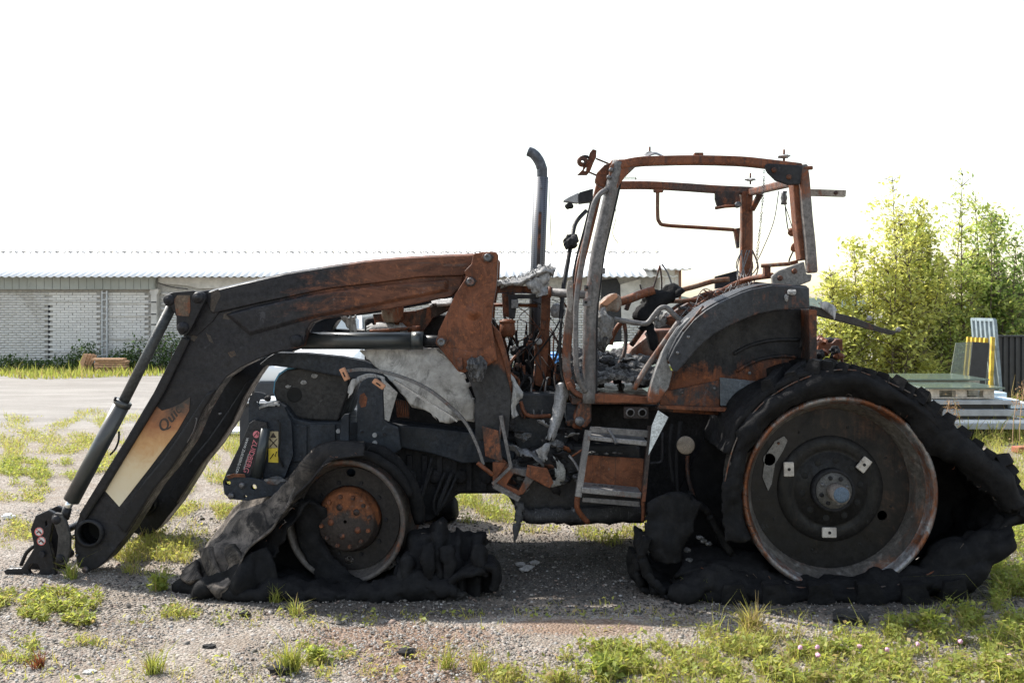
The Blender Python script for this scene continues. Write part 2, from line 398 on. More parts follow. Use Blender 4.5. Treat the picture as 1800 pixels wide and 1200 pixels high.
# (px, py, half width, half height, blades, height m, dryness, weedy leaves)
PATCH = [
 (60, 770, 170, 38, 9500, .06, .4, 2000), (230, 740, 120, 22, 4200, .06, .4, 700), (60, 830, 110, 22, 5500, .07, .2, 3000), (190, 800, 90, 28, 2600, .06, .4, 700),
 (25, 870, 80, 14, 800, .05, .5, 300), (30, 940, 60, 26, 1600, .06, .45, 300), (420, 790, 60, 60, 4200, .11, .3, 500), (340, 850, 80, 26, 1700, .07, .4, 400), (330, 905, 90, 18, 1700, .07, .45, 300),
 (270, 965, 130, 42, 4200, .09, .45, 700), (420, 905, 60, 22, 900, .07, .5, 200), (75, 1062, 110, 22, 2300, .055, .3, 2000), (120, 1088, 50, 12, 600, .05, .3, 900), (20, 1150, 60, 26, 600, .05, .4, 300),
 (310, 1070, 60, 14, 500, .05, .4, 200), (170, 1130, 60, 14, 260, .04, .6, 60), (560, 1150, 60, 16, 300, .05, .35, 300), (800, 895, 60, 22, 1300, .10, .25, 500), (870, 905, 60, 22, 1200, .10, .25, 300), (880, 880, 70, 12, 700, .08, .3, 100),
 (1080, 945, 80, 18, 1100, .07, .35, 250), (1130, 905, 40, 20, 700, .09, .3, 150), (930, 935, 70, 12, 500, .06, .6, 60),
 (1780, 980, 70, 60, 2600, .11, .15, 2200), (1730, 1050, 80, 40, 2600, .12, .15, 2600), (1790, 1130, 60, 70, 2200, .11, .2, 2400), (1640, 1110, 90, 26, 1000, .08, .25, 1000),
 (1250, 1180, 270, 44, 7500, .075, .35, 2600), (1560, 1180, 280, 42, 7500, .08, .28, 4500), (1080, 1160, 80, 30, 2000, .08, .25, 1800), (1330, 1130, 120, 22, 1800, .09, .4, 500), (1500, 1130, 90, 20, 900, .08, .35, 500),
 (900, 1195, 90, 14, 700, .06, .45, 300), (1760, 800, 90, 60, 3500, .16, .4, 1600), (1700, 770, 80, 30, 2500, .16, .4, 900), (1790, 880, 60, 40, 1600, .10, .4, 500),
 (450, 860, 60, 30, 700, .07, .4, 150), (500, 1085, 300, 18, 700, .04, .4, 200), (300, 1180, 340, 26, 700, .04, .55, 150), (700, 1160, 260, 30, 500, .035, .6, 150), (1100, 1085, 380, 26, 700, .04, .5, 150),
]
def build_grass():
    Vs, Fs, Ts, n0 = [], [], [], 0; Vl, Fl, Tl, m0 = [], [], [], 0
    def clump(px, py, seed):
        return np.array([noise.noise(Vector((a/42., b/17., seed))) for a, b in zip(px, py)])
    def fitted(N, cx, cy, rx, ry):
        r = np.sqrt(rng.random(N*2))*1.1; a = rng.uniform(0, 6.28, N*2)
        px = cx+rx*r*np.cos(a); py = np.maximum(cy+ry*r*np.sin(a), 690)
        keep = clump(px, py, 2.)*1.3+.5-r*.5 > rng.random(N*2)*.55
        px, py = px[keep][:N], py[keep][:N]; d = F*CH/(py-HY)
        ok = ~((d > 5.0) & (d < 5.9) & (((px > 1150) & (px < 1745)) | ((px > 320) & (px < 870))))
        px, py, d = px[ok], py[ok], d[ok]
        return np.stack([(px-CX)*d/F, d, np.zeros(len(d))-.004], -1)
    for cx, cy, rx, ry, N, h, dry, L in PATCH:
        N = int(N*(.5 if cy > 1125 and cx > 950 else .8)); dry = dry+.12; L = int(L*(.75 if cy > 1125 else 1.1))
        p = fitted(N, cx, cy, rx, ry); n = len(p); sc_ = 1+np.maximum(0, p[:, 1]-7)*.06
        hh = h*.72*np.exp(rng.normal(-.1, .4, n)); V, f, t = blades(p, hh, rng.uniform(.0012, .0026, n)*sc_, np.abs(rng.normal(.85, .5, n)), gtint(n, dry))
        Vs.append(V); Fs.append(f+n0); Ts.append(t); n0 += len(V)
        if L:
            p = fitted(L, cx, cy, rx, ry); n = len(p); p[:, 2] += rng.random(n)*h*.75
            V, f, t = leaves(p, rng.uniform(.012, .038, n), rng.normal(.25, .4, n), gtint(n, dry*.6), .6)
            Vl.append(V); Fl.append(f+m0); Tl.append(t); m0 += len(V)
    # green strip under the wall of the building
    N = 16000; d = rng.uniform(20.3, 23.6, N); x = rng.uniform(-14.5, 4, N); p = np.stack([x, d, np.zeros(N)], -1)
    edge = np.array([noise.noise(Vector((a*.5, b*.6, 0))) for a, b in zip(x, d)]); k = d > 21.1+edge*1.1; p = p[k]; n = len(p)
    V, f, t = blades(p, .12*np.exp(rng.normal(0, .4, n)), rng.uniform(.006, .012, n), np.abs(rng.normal(.4, .3, n)), gtint(n, .3))
    Vs.append(V); Fs.append(f+n0); Ts.append(t); n0 += len(V)
    # rough grass on the far right, round the pallets and trees
    N = 14000; d = rng.uniform(11, 22, N); px = rng.uniform(1480, 1900, N); p = np.stack([(px-CX)*d/F, d, np.zeros(N)], -1)
    V, f, t = blades(p, .2*np.exp(rng.normal(0, .4, N)), rng.uniform(.004, .009, N), np.abs(rng.normal(.4, .3, N)), gtint(N, .4))
    Vs.append(V); Fs.append(f+n0); Ts.append(t); n0 += len(V)
    o = np_mesh('grass', np.concatenate(Vs), np.concatenate(Fs), GRASS, np.concatenate(Ts), kind='stuff'); tag(o, 'patchy green and yellow grass growing through the gravel', 'grass')
    o = np_mesh('clover_and_weeds', np.concatenate(Vl), np.concatenate(Fl), GRASS, np.concatenate(Tl), kind='stuff'); tag(o, 'low clover and broad-leaved weeds among the grass', 'weeds')
build_grass()
def tuft(px, py, n, h, dry, label, name='grass_tuft', cat='grass tuft', red=False, grp='single tufts of grass in the gravel', broad=0):
    x, d = px_ground(px, py); p = np.zeros((n, 3)); p[:, :2] = rng.normal(0, h*.22, (n, 2)); p[:, 2] = -.004
    t = gtint(n, dry)
    if red: t = rng.uniform(.7, 1.2, (n, 1))*np.array([.22, .075, .04])
    V, f, tt = blades(p, h*np.exp(rng.normal(0, .3, n)), rng.uniform(.0016, .0032, n), np.abs(rng.normal(.55, .35, n)), t)
    V = V+np.array([x, d, 0])
    if broad:
        q = np.zeros((broad, 3)); q[:, :2] = rng.normal(0, h*.35, (broad, 2)); q[:, 2] = rng.random(broad)*h*.8
        V2, f2, t2 = leaves(q+np.array([x, d, 0]), rng.uniform(.02, .045, broad), rng.normal(.3, .4, broad), t[:1]*0+gtint(broad, dry*.4), .6)
        f3 = np.concatenate([np.stack([f[:, 0], f[:, 1], f[:, 2]], -1), np.stack([f[:, 0], f[:, 2], f[:, 3]], -1), f2+len(V)]); V = np.concatenate([V, V2]); tt = np.concatenate([tt, t2]); f = f3
    o = np_mesh(name, V, f, GRASS, tt); tag(o, label, cat, grp); return o
tuft(510, 1178, 160, .10, .3, 'bright green grass tuft with a dark clod at its foot, in the front gravel')
tuft(840, 1178, 90, .08, .45, 'thin spiky grass tuft at the bottom edge left of the lawn strip')
tuft(785, 1172, 60, .08, .35, 'small upright grass tuft beside the thin spiky one at the front')
tuft(268, 1182, 130, .08, .3, 'low spreading grass tuft at the bottom edge, near the reddish weed')
tuft(1320, 1112, 260, .10, .95, 'straw-yellow dry grass tuft in front of the big rear wheel')
tuft(1242, 1052, 45, .10, .15, 'dark green tuft standing against the lower edge of the rear tyre')
tuft(485, 1056, 80, .06, .3, 'short tuft growing against the charred front tyre')
tuft(520, 1080, 60, .07, .35, 'yellowish tuft in the shade in front of the front wheel')
tuft(125, 1015, 80, .08, .2, 'tuft growing at the foot of the loader arm')
tuft(280, 1035, 120, .09, .15, 'leafy green tuft between the loader foot and the torn tyre', broad=60)
tuft(556, 1160, 40, .06, .2, 'broad-leaved green tuft beside the brightest front tuft', broad=90)
tuft(1065, 1190, 60, .10, .1, 'bushy dark green nettle-like weed at the bottom edge', 'weed_plant', 'weed', broad=240, grp='leafy weeds in the front grass')
tuft(1635, 1105, 40, .10, .25, 'leafy weed in the bare soil right of the rear wheel', 'weed_plant', 'weed', broad=110, grp='leafy weeds in the front grass')
tuft(1490, 1150, 30, .08, .25, 'small leafy weed in front of the dark clod by the rear wheel', 'weed_plant', 'weed', broad=70, grp='leafy weeds in the front grass')
tuft(66, 1172, 60, .06, .2, 'reddish sorrel weed in the gravel at the lower left', 'red_weed', 'weed', red=True, grp='leafy weeds in the front grass')
# pink clover heads
PINK = plain('clover_pink', (.62, .33, .46), .8); STEM = plain('stem_green', (.10, .17, .04), .8)
where = ['nearest the orange flower', 'just below another clover head', 'left of the bare dark soil', 'in the middle of the right lawn', 'nearest the dry yellow tuft', 'at the far right edge', 'low at the right corner', 'among the tall grass on the right']
for i, (px, py) in enumerate([(1437, 1135), (1438, 1150), (1511, 1134), (1613, 1130), (1407, 1136), (1775, 1152), (1688, 1125), (1560, 1140)]):
    x, d = px_ground(px, py+28); z = .068
    e = empty('clover_flower', (x, d, 0), 'small pink clover flower ' + where[i], 'flower', 'pink clover flowers in the front grass')
    bm = NB(); bmesh.ops.create_icosphere(bm, subdivisions=2, radius=.0095, matrix=Matrix.Translation((x, d, z)))
    for v in bm.verts: v.co += (v.co-Vector((x, d, z)))*random.uniform(-.2, .35)
    obj('flower_head', bm, PINK, e); tube('stem', [Vector((x, d, 0)), Vector((x+.004, d, z))], .0012, STEM, e, seg=5)
# ------------------------------------------------------------------ the long brick building
DB = 23.9
def bz(py, d=DB): return CH-(py-HY)*d/F
def bx(px, d=DB): return (px-CX)*d/F
BRICK = NT('white_brick'); _oi = BRICK.n.new('ShaderNodeObjectInfo')
_nb = BRICK.noise(9, 5); _n2 = BRICK.noise(2.0, 8, .7, .5)
_c = BRICK.mix(_oi.outputs['Random'], (.60, .585, .565), (.72, .705, .68)); _c = BRICK.mix(BRICK.rng(_nb, .3, .7, 0, .5), _c, (.62, .605, .59))
_c = BRICK.mix(BRICK.rng(_n2, .50, .70, 0, .6), _c, (.42, .40, .37)); _c = BRICK.mix(BRICK.rng(BRICK.noise(1.1, 9, .75, .8, (1, 1, .3)), .52, .66, 0, .45), _c, (.36, .33, .29)); BRICK.bump(BRICK.noise(60, 5), .4, .004); BRICK = BRICK.done(_c, .9)
MORTAR = plain('mortar', (.38, .365, .345), .95); ASB = NT('corrugated_roof_sheet')
_c = ASB.mix(ASB.noise(3, 8, .7, .3), (.74, .735, .73), (.84, .835, .83)); ASB.bump(ASB.noise(40, 5), .2, .004); ASB = ASB.done(_c, .9)
PANEL = NT('grey_green_sheet'); _x = PANEL.xyz()
_c = PANEL.mix(PANEL.noise(1.6, 8, .7, .4, (1, 1, .4)), (.21, .225, .205), (.40, .41, .385)); _c = PANEL.mix(PANEL.rng(PANEL.noise(5, 8, .75, .5), .58, .72, 0, .6), _c, (.14, .14, .13)); PANEL = PANEL.done(_c, .85)
CONC = plain('pale_concrete', (.52, .50, .47), .9, .2, 5); WOOD = plain('orange_wood', (.42, .25, .15), .8, .3, 20); GALV = plain('galvanised', (.46, .48, .50), .5, .2, 20, .4)
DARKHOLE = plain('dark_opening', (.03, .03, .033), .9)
bld = empty('brick_building', (bx(300), DB, 0), 'long low white brick building with a corrugated roof', 'building')
x0, x1 = bx(-330), bx(1190); ztop = bz(486)
bm = b_box(NB(), ((x0+x1)/2, DB+2.6+.03, ztop/2-.02), (x1-x0, 5.2, ztop+.02)); obj('wall', bm, MORTAR, bld)
# bricks: individually where they are plain to see, the rest joined
BL, BH, J = .19, .0545, .008; rows = int((bz(511))/(BH+J)); me_b = None; loose = []
skip = [(bx(83), bx(88)), (bx(177), bx(181)), (bx(262), bx(281))]
bb = NB(); b_box(bb, (0, 0, 0), (BL, .035, BH)); bmesh.ops.bevel(bb, geom=bb.edges[:], offset=.004, segments=1, affect='EDGES')
me_b = bpy.data.meshes.new('brick'); bb.to_mesh(me_b); bb.free(); me_b.materials.append(BRICK)
cells = []
for r in range(rows):
    z = r*(BH+J)+BH/2+.01; x = x0+(r % 2)*(BL+J)/2+.1
    while x < x1-.1:
        if not any(a-.06 < x < b+.06 for a, b in skip): cells.append((x, z))
        x += BL+J
wall = bpy.data.objects['wall']
seen = [c for c in cells if bx(92) < c[0] < bx(262) and c[1] > bz(618)]
seen = seen[:300]; ss = set(seen)
for (x, z) in seen:
    o = bpy.data.objects.new('brick', me_b); C.objects.link(o); o.parent = wall
    o.location = (x+random.uniform(-.004, .004), DB+.018-random.uniform(0, .012), z); o.rotation_euler = (0, random.uniform(-.012, .012), random.uniform(-.01, .01))
rest = np.array([c for c in cells if c not in ss]); n = len(rest)
bc = np.array([[-1, -1, -1], [1, -1, -1], [1, 1, -1], [-1, 1, -1], [-1, -1, 1], [1, -1, 1], [1, 1, 1], [-1, 1, 1]])*np.array([BL, .035, BH])/2
bf = np.array([[0, 1, 5, 4], [1, 2, 6, 5], [2, 3, 7, 6], [3, 0, 4, 7], [4, 5, 6, 7], [3, 2, 1, 0]])
ctr = np.stack([rest[:, 0], np.full(n, DB+.018)-rng.random(n)*.012, rest[:, 1]], -1)
V = (bc[None]+ctr[:, None]).reshape(-1, 3)
np_mesh('brickwork', V, (bf[None]+(np.arange(n)*8)[:, None, None]).reshape(-1, 4), BRICK, parent=bpy.data.objects['wall'], kind='stuff')
# pilaster, joints, fascia sheets, girder post, window
prism('pilaster', [(268, 508), (282, 508), (282, 513), (279, 518), (279, 640), (269, 640), (269, 518), (266, 513)], DB-.14, DB+.02, CONC, bld, d=DB)
for a, b, yy in ((190, 268, 533), (190, 268, 555), (190, 268, 596), (0, 178, 530)):
    prism('string_course', [(a, yy-1), (b, yy-1), (b, yy+1), (a, yy+1)], DB-.025, DB+.02, CONC, bld, d=DB, bevel=0)
for yy in (531, 552, 570): prism('pilaster_joint', [(269.5, yy-1), (278.5, yy-1), (278.5, yy+1), (269.5, yy+1)], DB-.147, DB-.1, DARKHOLE, bld, d=DB, bevel=0)
prism('fascia_beam', [(-330, 487), (276, 487), (276, 509), (-330, 509)], DB-.16, DB, PANEL, bld, d=DB)
k = -330
while k < 270:
    w = random.choice((12, 14, 16)); prism('fascia_sheet', [(k+.5, 487.5), (min(k+w, 275)-.3, 487.5), (min(k+w, 275)-.3, 508.5+random.uniform(-.4, .4)), (k+.5, 508.5)], DB-.175-random.random()*.012, DB-.158, PANEL, bpy.data.objects['fascia_beam'], d=DB, bevel=0); k += w
prism('lintel_beam', [(280, 488), (480, 488), (480, 507), (350, 507), (330, 502), (280, 498)], DB-.06, DB, CONC, bld, d=DB)
for a, b in ((181, 183.2), (189.3, 191.5)): prism('girder_post', [(a, 511), (b, 511), (b, 632), (a, 632)], DB-.1, DB-.05, GALV, bld, d=DB, bevel=0)
for yy in range(514, 632, 12): prism('girder_rung', [(183, yy), (189.5, yy), (189.5, yy+1.6), (183, yy+1.6)], DB-.095, DB-.06, GALV, bld, d=DB, bevel=0)
prism('crack', [(84, 535), (87, 535), (87, 642), (84, 642)], DB+.005, DB+.03, DARKHOLE, bld, d=DB, bevel=0)
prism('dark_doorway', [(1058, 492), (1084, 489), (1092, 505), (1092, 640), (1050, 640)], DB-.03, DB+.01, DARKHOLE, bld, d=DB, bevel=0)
prism('canvas_sheet', [(1090, 500), (1125, 490), (1128, 512), (1128, 560), (1092, 560)], DB-.06, DB-.02, CONC, bld, d=DB, bevel=0)
# corrugated roof rising from the eave to the ridge
def corrugated(name, xa, xb, ya, za, yb, zb, mat, parent, period=.182, amp=.017, thick=.012):
    n = int((xb-xa)/period*8); xs = np.linspace(xa, xb, n+1); h = amp*np.cos(xs/period*2*math.pi); V = []
    rowsn = 3
    for k in range(rowsn): t = k/(rowsn-1); V.append(np.stack([xs, np.full(n+1, ya+(yb-ya)*t), za+(zb-za)*t+h], -1))
    V = np.concatenate(V); I = np.arange((n+1)*rowsn).reshape(rowsn, n+1); Fc = np.stack([I[:-1, :-1], I[:-1, 1:], I[1:, 1:], I[1:, :-1]], -1).reshape(-1, 4)
    o = np_mesh(name, V, Fc, mat, parent=parent, smooth=True); m = o.modifiers.new('s', 'SOLIDIFY'); m.thickness = thick; return o
def wparent(o, e): o.parent = e; o.matrix_parent_inverse = Matrix.Translation(e.location).inverted()
re_, rr_ = DB-.45, DB+2.4
o = corrugated('roof', x0-.3, x1-.05, re_, bz(486, re_), rr_, bz(442, rr_), ASB, None); wparent(o, bld)
o2 = corrugated('rear_roof', x0-.3, x1-.05, rr_+.04, bz(442, rr_)-.01, DB+5.6, bz(486, re_), ASB, None); wparent(o2, bld)
o = corrugated('ridge_cap', x0-.3, x1-.05, rr_-.14, bz(441.5, rr_)-.005, rr_+.05, bz(440, rr_)+.01, ASB, None, .30, .014, .02); wparent(o, bld)
tube('wall_cable', [(278, 497, DB-.15), (300, 504, DB-.12), (330, 508, DB-.1)], .012, DARKHOLE, bld, n=4, seg=5)
# small block at the right end of it
SHED = NT('stained_whitewash'); _c = SHED.mix(SHED.rng(SHED.noise(2.4, 8, .7, .6, (1.4, 1, .35)), .54, .66, 0, .8), (.60, .585, .56), (.26, .13, .07)); SHED = SHED.done(_c, .9)
shed = empty('lean_to_shed', (bx(1170), DB, 0), 'small whitewashed shed with rust stains and an overhanging corrugated roof', 'shed')
prism('wall', [(1160, 474), (1195, 474), (1195, 644), (1160, 644)], DB-.35, DB+2, SHED, shed, d=DB-.35)
prism('corner_post', [(1193, 474), (1197, 474), (1197, 644), (1193, 644)], DB-.4, DB-.34, plain('rusty_post', (.20, .10, .06)), shed, d=DB-.35, bevel=0)
o = corrugated('roof', bx(1136, DB-.6), bx(1214, DB-.6), DB-.75, bz(472, DB-.75), DB+2, bz(466, DB+2), ASB, None, .17, .022, .03); wparent(o, shed)
# boards, shrubs along the wall
def boards(name, px, py, n, L, label, lean=False):
    x, d = px_ground(px, py); e = empty(name, (x, d, 0), label, 'planks')
    for k in range(n):
        bm = NB()
        if lean: b_box(bm, (x+k*.05-.1, d+k*.03, .22), (.11, .03, .46), Matrix.Rotation(.35+k*.05, 3, 'Y'))
        else: b_box(bm, (x+random.uniform(-.05, .05), d+random.uniform(-.05, .05), .05+k*.055), (L, .22, .045), Matrix.Rotation(random.uniform(-.06, .06), 3, 'Z'))
        obj('plank', bm, WOOD, e, bevel=.004)
boards('plank_stack', 195, 656, 6, .72, 'stack of orange-brown planks lying in the weeds by the brick wall')
boards('leaning_planks', 152, 655, 4, .4, 'short orange planks leaning upright beside the plank stack', True)
FOL = leafmat('foliage'); BARK = plain('bark', (.13, .10, .075), .9, .35, 25)
def foliage(name, pts, size, tint_fn, parent, aspect=.42, tilt=(.1, .6)):
    pts = np.asarray(pts); n = len(pts)
    V, f, t = leaves(pts, size*np.exp(rng.normal(0, .25, n)), rng.normal(tilt[0], tilt[1], n), tint_fn(pts), aspect)
    o = np_mesh(name, V, f, FOL, t)
    if parent is not None: wparent(o, parent)
    return o
def dkgreen(p): n = len(p); return rng.uniform(.6, 1.3, (n, 1))*np.array([.085, .14, .05])
SH = [(20, .9, .35, 'low dark shrub at the far left foot of the brick wall'), (118, .9, .36, 'rounded dark shrub against the brick wall left of the planks'), (150, .75, .72, 'tallest dark shrub rising behind the leaning planks'), (212, .7, .50, 'dark shrub between the plank stack and the girder post'), (245, .9, .75, 'bushy shrub at the wall just left of the hydraulic cylinder'), (300, 1.0, .95, 'large dark shrub at the wall seen behind the hydraulic cylinder'), (65, .9, .30, 'low spreading shrub under the dark crack in the wall')]
for px, w, h, lab in SH:
    d = 22.9; c = np.array([bx(px, d), d, 0]); e = empty('wall_shrub', tuple(c), lab, 'shrub', 'shrubs along the brick wall')
    n = int(1500*w*(h+.3)); q = rng.normal(0, 1, (n, 3)); q /= np.linalg.norm(q, axis=1)[:, None]; q *= (rng.random((n, 1))**.45)
    q = q*np.array([w*.6, .45, h])*(1+.35*np.array([noise.noise(Vector(v*2.5)) for v in q])[:, None]); q[:, 2] = np.abs(q[:, 2])+.02
    foliage('leaves', q+c, .075, dkgreen, e)
    tube('stem', [Vector(c), Vector(c+np.array([.03, 0, h*.7]))], .015, BARK, e, seg=6)
# ------------------------------------------------------------------ willow bushes on the right
def willow(px, base_py, top_py, spread, nstem, nleaf, tint, label, seed, lean=0):
    nleaf = int(nleaf*1.55)
    d = F*CH/(base_py-HY); x = bx(px, d); H = bz(top_py, d); e = empty('willow_tree', (x, d, 0), label, 'tree', 'willow bushes beyond the pallets')
    r = random.Random(seed); bm = NB(); tips = []
    for s in range(int(nstem*.75)):
        a = r.uniform(0, 6.28); out = spread*r.uniform(.15, 1.0); h = H*r.uniform(.52, .97)*(1-.30*(out/spread)**2) if s else H
        if s == 0: out = .1
        end = Vector((x+math.cos(a)*out+lean*h*.1, d+math.sin(a)*out*.8, h)); st = Vector((x+math.cos(a)*.35*r.random(), d+math.sin(a)*.35*r.random(), 0))
        midp = st.lerp(end, .45)+Vector((math.cos(a)*out*.12+r.uniform(-.16, .16), math.sin(a)*out*.12+r.uniform(-.16, .16), 0)); nstem_ = 0
        path = catmull([st, midp, end], 7); b_tube(bm, path, .02, 6, 0, [.020*(1-i/len(path))+.003 for i in range(len(path))])
        for i, p in enumerate(path[2:]):
            t = (i+2)/len(path)
            for k in range(r.randint(3, 5)):
                aa = r.uniform(0, 6.28); L = r.uniform(.3, .75)*(1.15-t*.8); q = p+Vector((math.cos(aa)*L*.85, math.sin(aa)*L*.85, L*r.uniform(.1, .8)))
                b_tube(bm, [p, p.lerp(q, .5)+Vector((0, 0, .03)), q], .004, 4, 0, [.007, .005, .002]); tips.append((p, q))
            tips.append((path[i+1], path[min(i+3, len(path)-1)]))
    obj('trunk', bm, BARK, e, smooth=True)
    A = np.array([[*p] for p, q in tips]); B = np.array([[*q] for p, q in tips]); n1 = int(nleaf*.35)
    I = rng.integers(0, len(A), n1); t = rng.random((n1, 1))**.8; p = A[I]*(1-t)+B[I]*t+rng.normal(0, .06, (n1, 3))
    nc = int(nleaf*.65/46); J = rng.integers(0, len(B), nc); ctr = A[J]*.35+B[J]*.65; ctr[:, 0] += rng.normal(0, .14, nc); ctr[:, 2] -= np.abs(rng.normal(0, .12, nc))
    rad = rng.uniform(.07, .17, (nc, 1, 1))*np.array([1.15, 1.15, .8]); q = (ctr[:, None]+rng.normal(0, 1, (nc, 46, 3))*rad).reshape(-1, 3)
    p = np.concatenate([p, q]); p = p[p[:, 2] > .12]; p = p[p[:, 2] < H*1.02]
    foliage('crown', p, .088, tint, e, .52, (.25, .6))
def mottle(p): return (.78+.55*np.array([noise.noise(Vector(v)*1.7) for v in p]))[:, None]
def yellowish(p): n = len(p); k = np.clip(rng.random((n, 1))*.6+.4*(mottle(p)-.5), 0, 1); return rng.uniform(.75, 1.2, (n, 1))*(np.array([.44, .50, .15])*(1-k)+np.array([.76, .70, .24])*k)
def midgreen(p): n = len(p); k = rng.random((n, 1))**1.6; return rng.uniform(.7, 1.25, (n, 1))*(np.array([.34, .43, .13])*(1-k)+np.array([.64, .64, .22])*k)
def deepgreen(p): n = len(p); return rng.uniform(.6, 1.3, (n, 1))*np.array([.29, .40, .13])
willow(1565, 688, 318, 1.1, 22, 7000, yellowish, 'tall yellow-green willow bush nearest the cab, behind the rear fender', 1)
willow(1490, 690, 425, .7, 14, 4000, yellowish, 'lower yellow-green willow bush half hidden by the rear fender', 2)
willow(1635, 684, 385, .9, 20, 5200, midgreen, 'mid green willow bush with bare stems behind the pallets', 3)
willow(1695, 680, 308, .9, 15, 4600, midgreen, 'slender willow with the tallest upright shoots, behind the steel rack', 4)
willow(1752, 678, 385, .7, 15, 4600, deepgreen, 'dark green willow bush behind the black corrugated panel', 5)
willow(1815, 676, 400, .8, 16, 4600, deepgreen, 'darkest green willow bush cut by the right edge of the photo', 6)
# far hedge line on the horizon
hb = NB(); hx = np.linspace(-260, 320, 200)
for a, b in zip(hx, hx[1:]):
    za, zb = [3.2+noise.noise(Vector((v*.11, 0, 5)))*1.6+noise.noise(Vector((v*.6, 0, 1)))*.5 for v in (a, b)]
    for y0 in (240,):
        vs_ = [hb.verts.new(v) for v in ((a, y0, -1), (b, y0, -1), (b, y0+6, zb), (a, y0+6, za), (b, y0+26, -1), (a, y0+26, -1))]
        hb.faces.new(vs_[:4]); hb.faces.new((vs_[3], vs_[2], vs_[4], vs_[5]))
tag(obj('distant_woodland', hb, plain('far_wood', (.10, .13, .11), 1, .3, .6), None), 'bluish line of woodland on the horizon behind the willows', 'woodland', kind='stuff')
# ================================================================== THINGS ROUND THE TRACTOR
PAL = plain('weathered_pallet_wood', (.52, .46, .39), .9, .35, 18, bump=.4); GLASS_E = NT('greenish_glass')
GLASS_E.b.inputs['Transmission Weight'].default_value = .55; GLASS_E.b.inputs['Roughness'].default_value = .15; GLASS_E.b.inputs['Base Color'].default_value = (.20, .26, .22, 1); GLASS_E = GLASS_E.m
WHITEP = plain('white_sheet', (.72, .74, .77), .6, .12, 8); GREYP = plain('grey_panel', (.30, .32, .34), .55, .2, 8); YEL = plain('yellow_paint', (.50, .34, .04), .7, .4, 12, dirt=(.20, .14, .07)); STEEL = plain('bluish_grey_steel', (.20, .25, .28), .55, .25, 14)
BLKP = plain('black_profile_sheet', (.020, .021, .024), .5, .3, 10); FOAM = plain('pale_blue_foam', (.55, .66, .74), .9, .1, 10)
def wbox(name, x0, x1, y0, y1, z0, z1, mat, parent, bevel=.004): return obj(name, b_box(NB(), ((x0+x1)/2, (y0+y1)/2, (z0+z1)/2), (x1-x0, y1-y0, z1-z0)), mat, parent, bevel=bevel)
def pallet(px0, px1, py_top, d, label):
    x0, x1 = bx(px0, d), bx(px1, d); z1 = bz(py_top, d); H = .125; z0 = z1-H; D = .85
    e = empty('wooden_pallet', ((x0+x1)/2, d, z0), label, 'pallet', 'wooden pallets on the panel stack')
    for k in range(3):
        for j in range(3):
            xa = x0+(x1-x0-.13)*k/2; ya = d+(D-.1)*j/2; wbox('block', xa, xa+.13, ya, ya+.1, z0+.02, z0+.098, PAL, e)
    for j in range(3): ya = d+(D-.1)*j/2; wbox('bottom_board', x0, x1, ya-.005, ya+.105, z0, z0+.019, PAL, e)
    for k in range(5):
        ya = d-.006+(D-.09)*k/4; wbox('deck_board', x0, x1, ya, ya+.1, z0+.0985, z0+.117, PAL, e)
    return x0, x1, z1, D
for a, b, t, d, lab, gl in ((1574, 1722, 667, 12.1, 'wooden pallet at the back left of the panel stack, beside the tyre', 'green edged glass sheet lying on the rear pallet'),
                            (1632, 1748, 682, 11.3, 'wooden pallet in front on the panel stack, blocks facing the camera', 'green edged glass sheet lying on the front pallet')):
    x0, x1, z1, D = pallet(a, b, t, d, lab)
    e = obj('glass_sheet', b_box(NB(), ((x0+x1)/2, d+D/2-.03, z1+.006), (x1-x0+.16, D+.12, .018)), GLASS_E, bevel=.002); tag(e, gl, 'glass sheet', 'glass sheets on pallets')
def panel(px0, px1, py0, py1, d, dep, mat, label, rz=0):
    x0, x1 = bx(px0, d), bx(px1, d); z1, z0 = bz(py0, d), bz(py1, d)
    o = obj('building_panel', b_box(NB(), ((x0+x1)/2, d+dep/2, (z0+z1)/2), (x1-x0, dep, z1-z0), Matrix.Rotation(rz, 3, 'Z')), mat, bevel=.005); tag(o, label, 'panel', 'stacked building panels'); return o
panel(1575, 1790, 703.5, 711, 11.2, 1.6, GREYP, 'topmost grey metal panel of the stack, directly under the pallets')
panel(1600, 1778, 711.5, 719, 11.3, 1.3, BLKP, 'dark recessed panel second from the top of the stack')
panel(1590, 1812, 719.5, 731, 11.2, 1.6, GREYP, 'thick grey panel in the middle of the stack')
panel(1640, 1770, 731.5, 737.5, 11.3, 1.3, BLKP, 'dark spacer panel under the thick grey panel')
panel(1610, 1815, 738, 744, 11.2, 1.6, WHITEP, 'pale panel near the bottom of the stack')
panel(1615, 1815, 744.5, 754.5, 11.15, 1.6, GREYP, 'lowest grey panel of the stack, showing above the weeds')
panel(1600, 1760, 755, 771, 11.25, 1.4, BLKP, 'dark timber base carrying the panel stack on the ground')
for px, py, w, h, lab in ((1752, 697, 18, 7, 'pale blue foam block on top of the panel stack'), (1778, 706, 14, 3.5, 'thin pale blue foam strip at the right end of the stack'), (1795, 713, 18, 5, 'pale blue foam slab between panels at the right edge')):
    o = panel(px-w, px+w, py-h, py+h*.92, 11.75 if py < 705 else 11.22, .4, FOAM, lab); o.name = 'foam_block'
    o['category'] = 'foam block'; o['group'] = 'foam blocks on the panel stack'
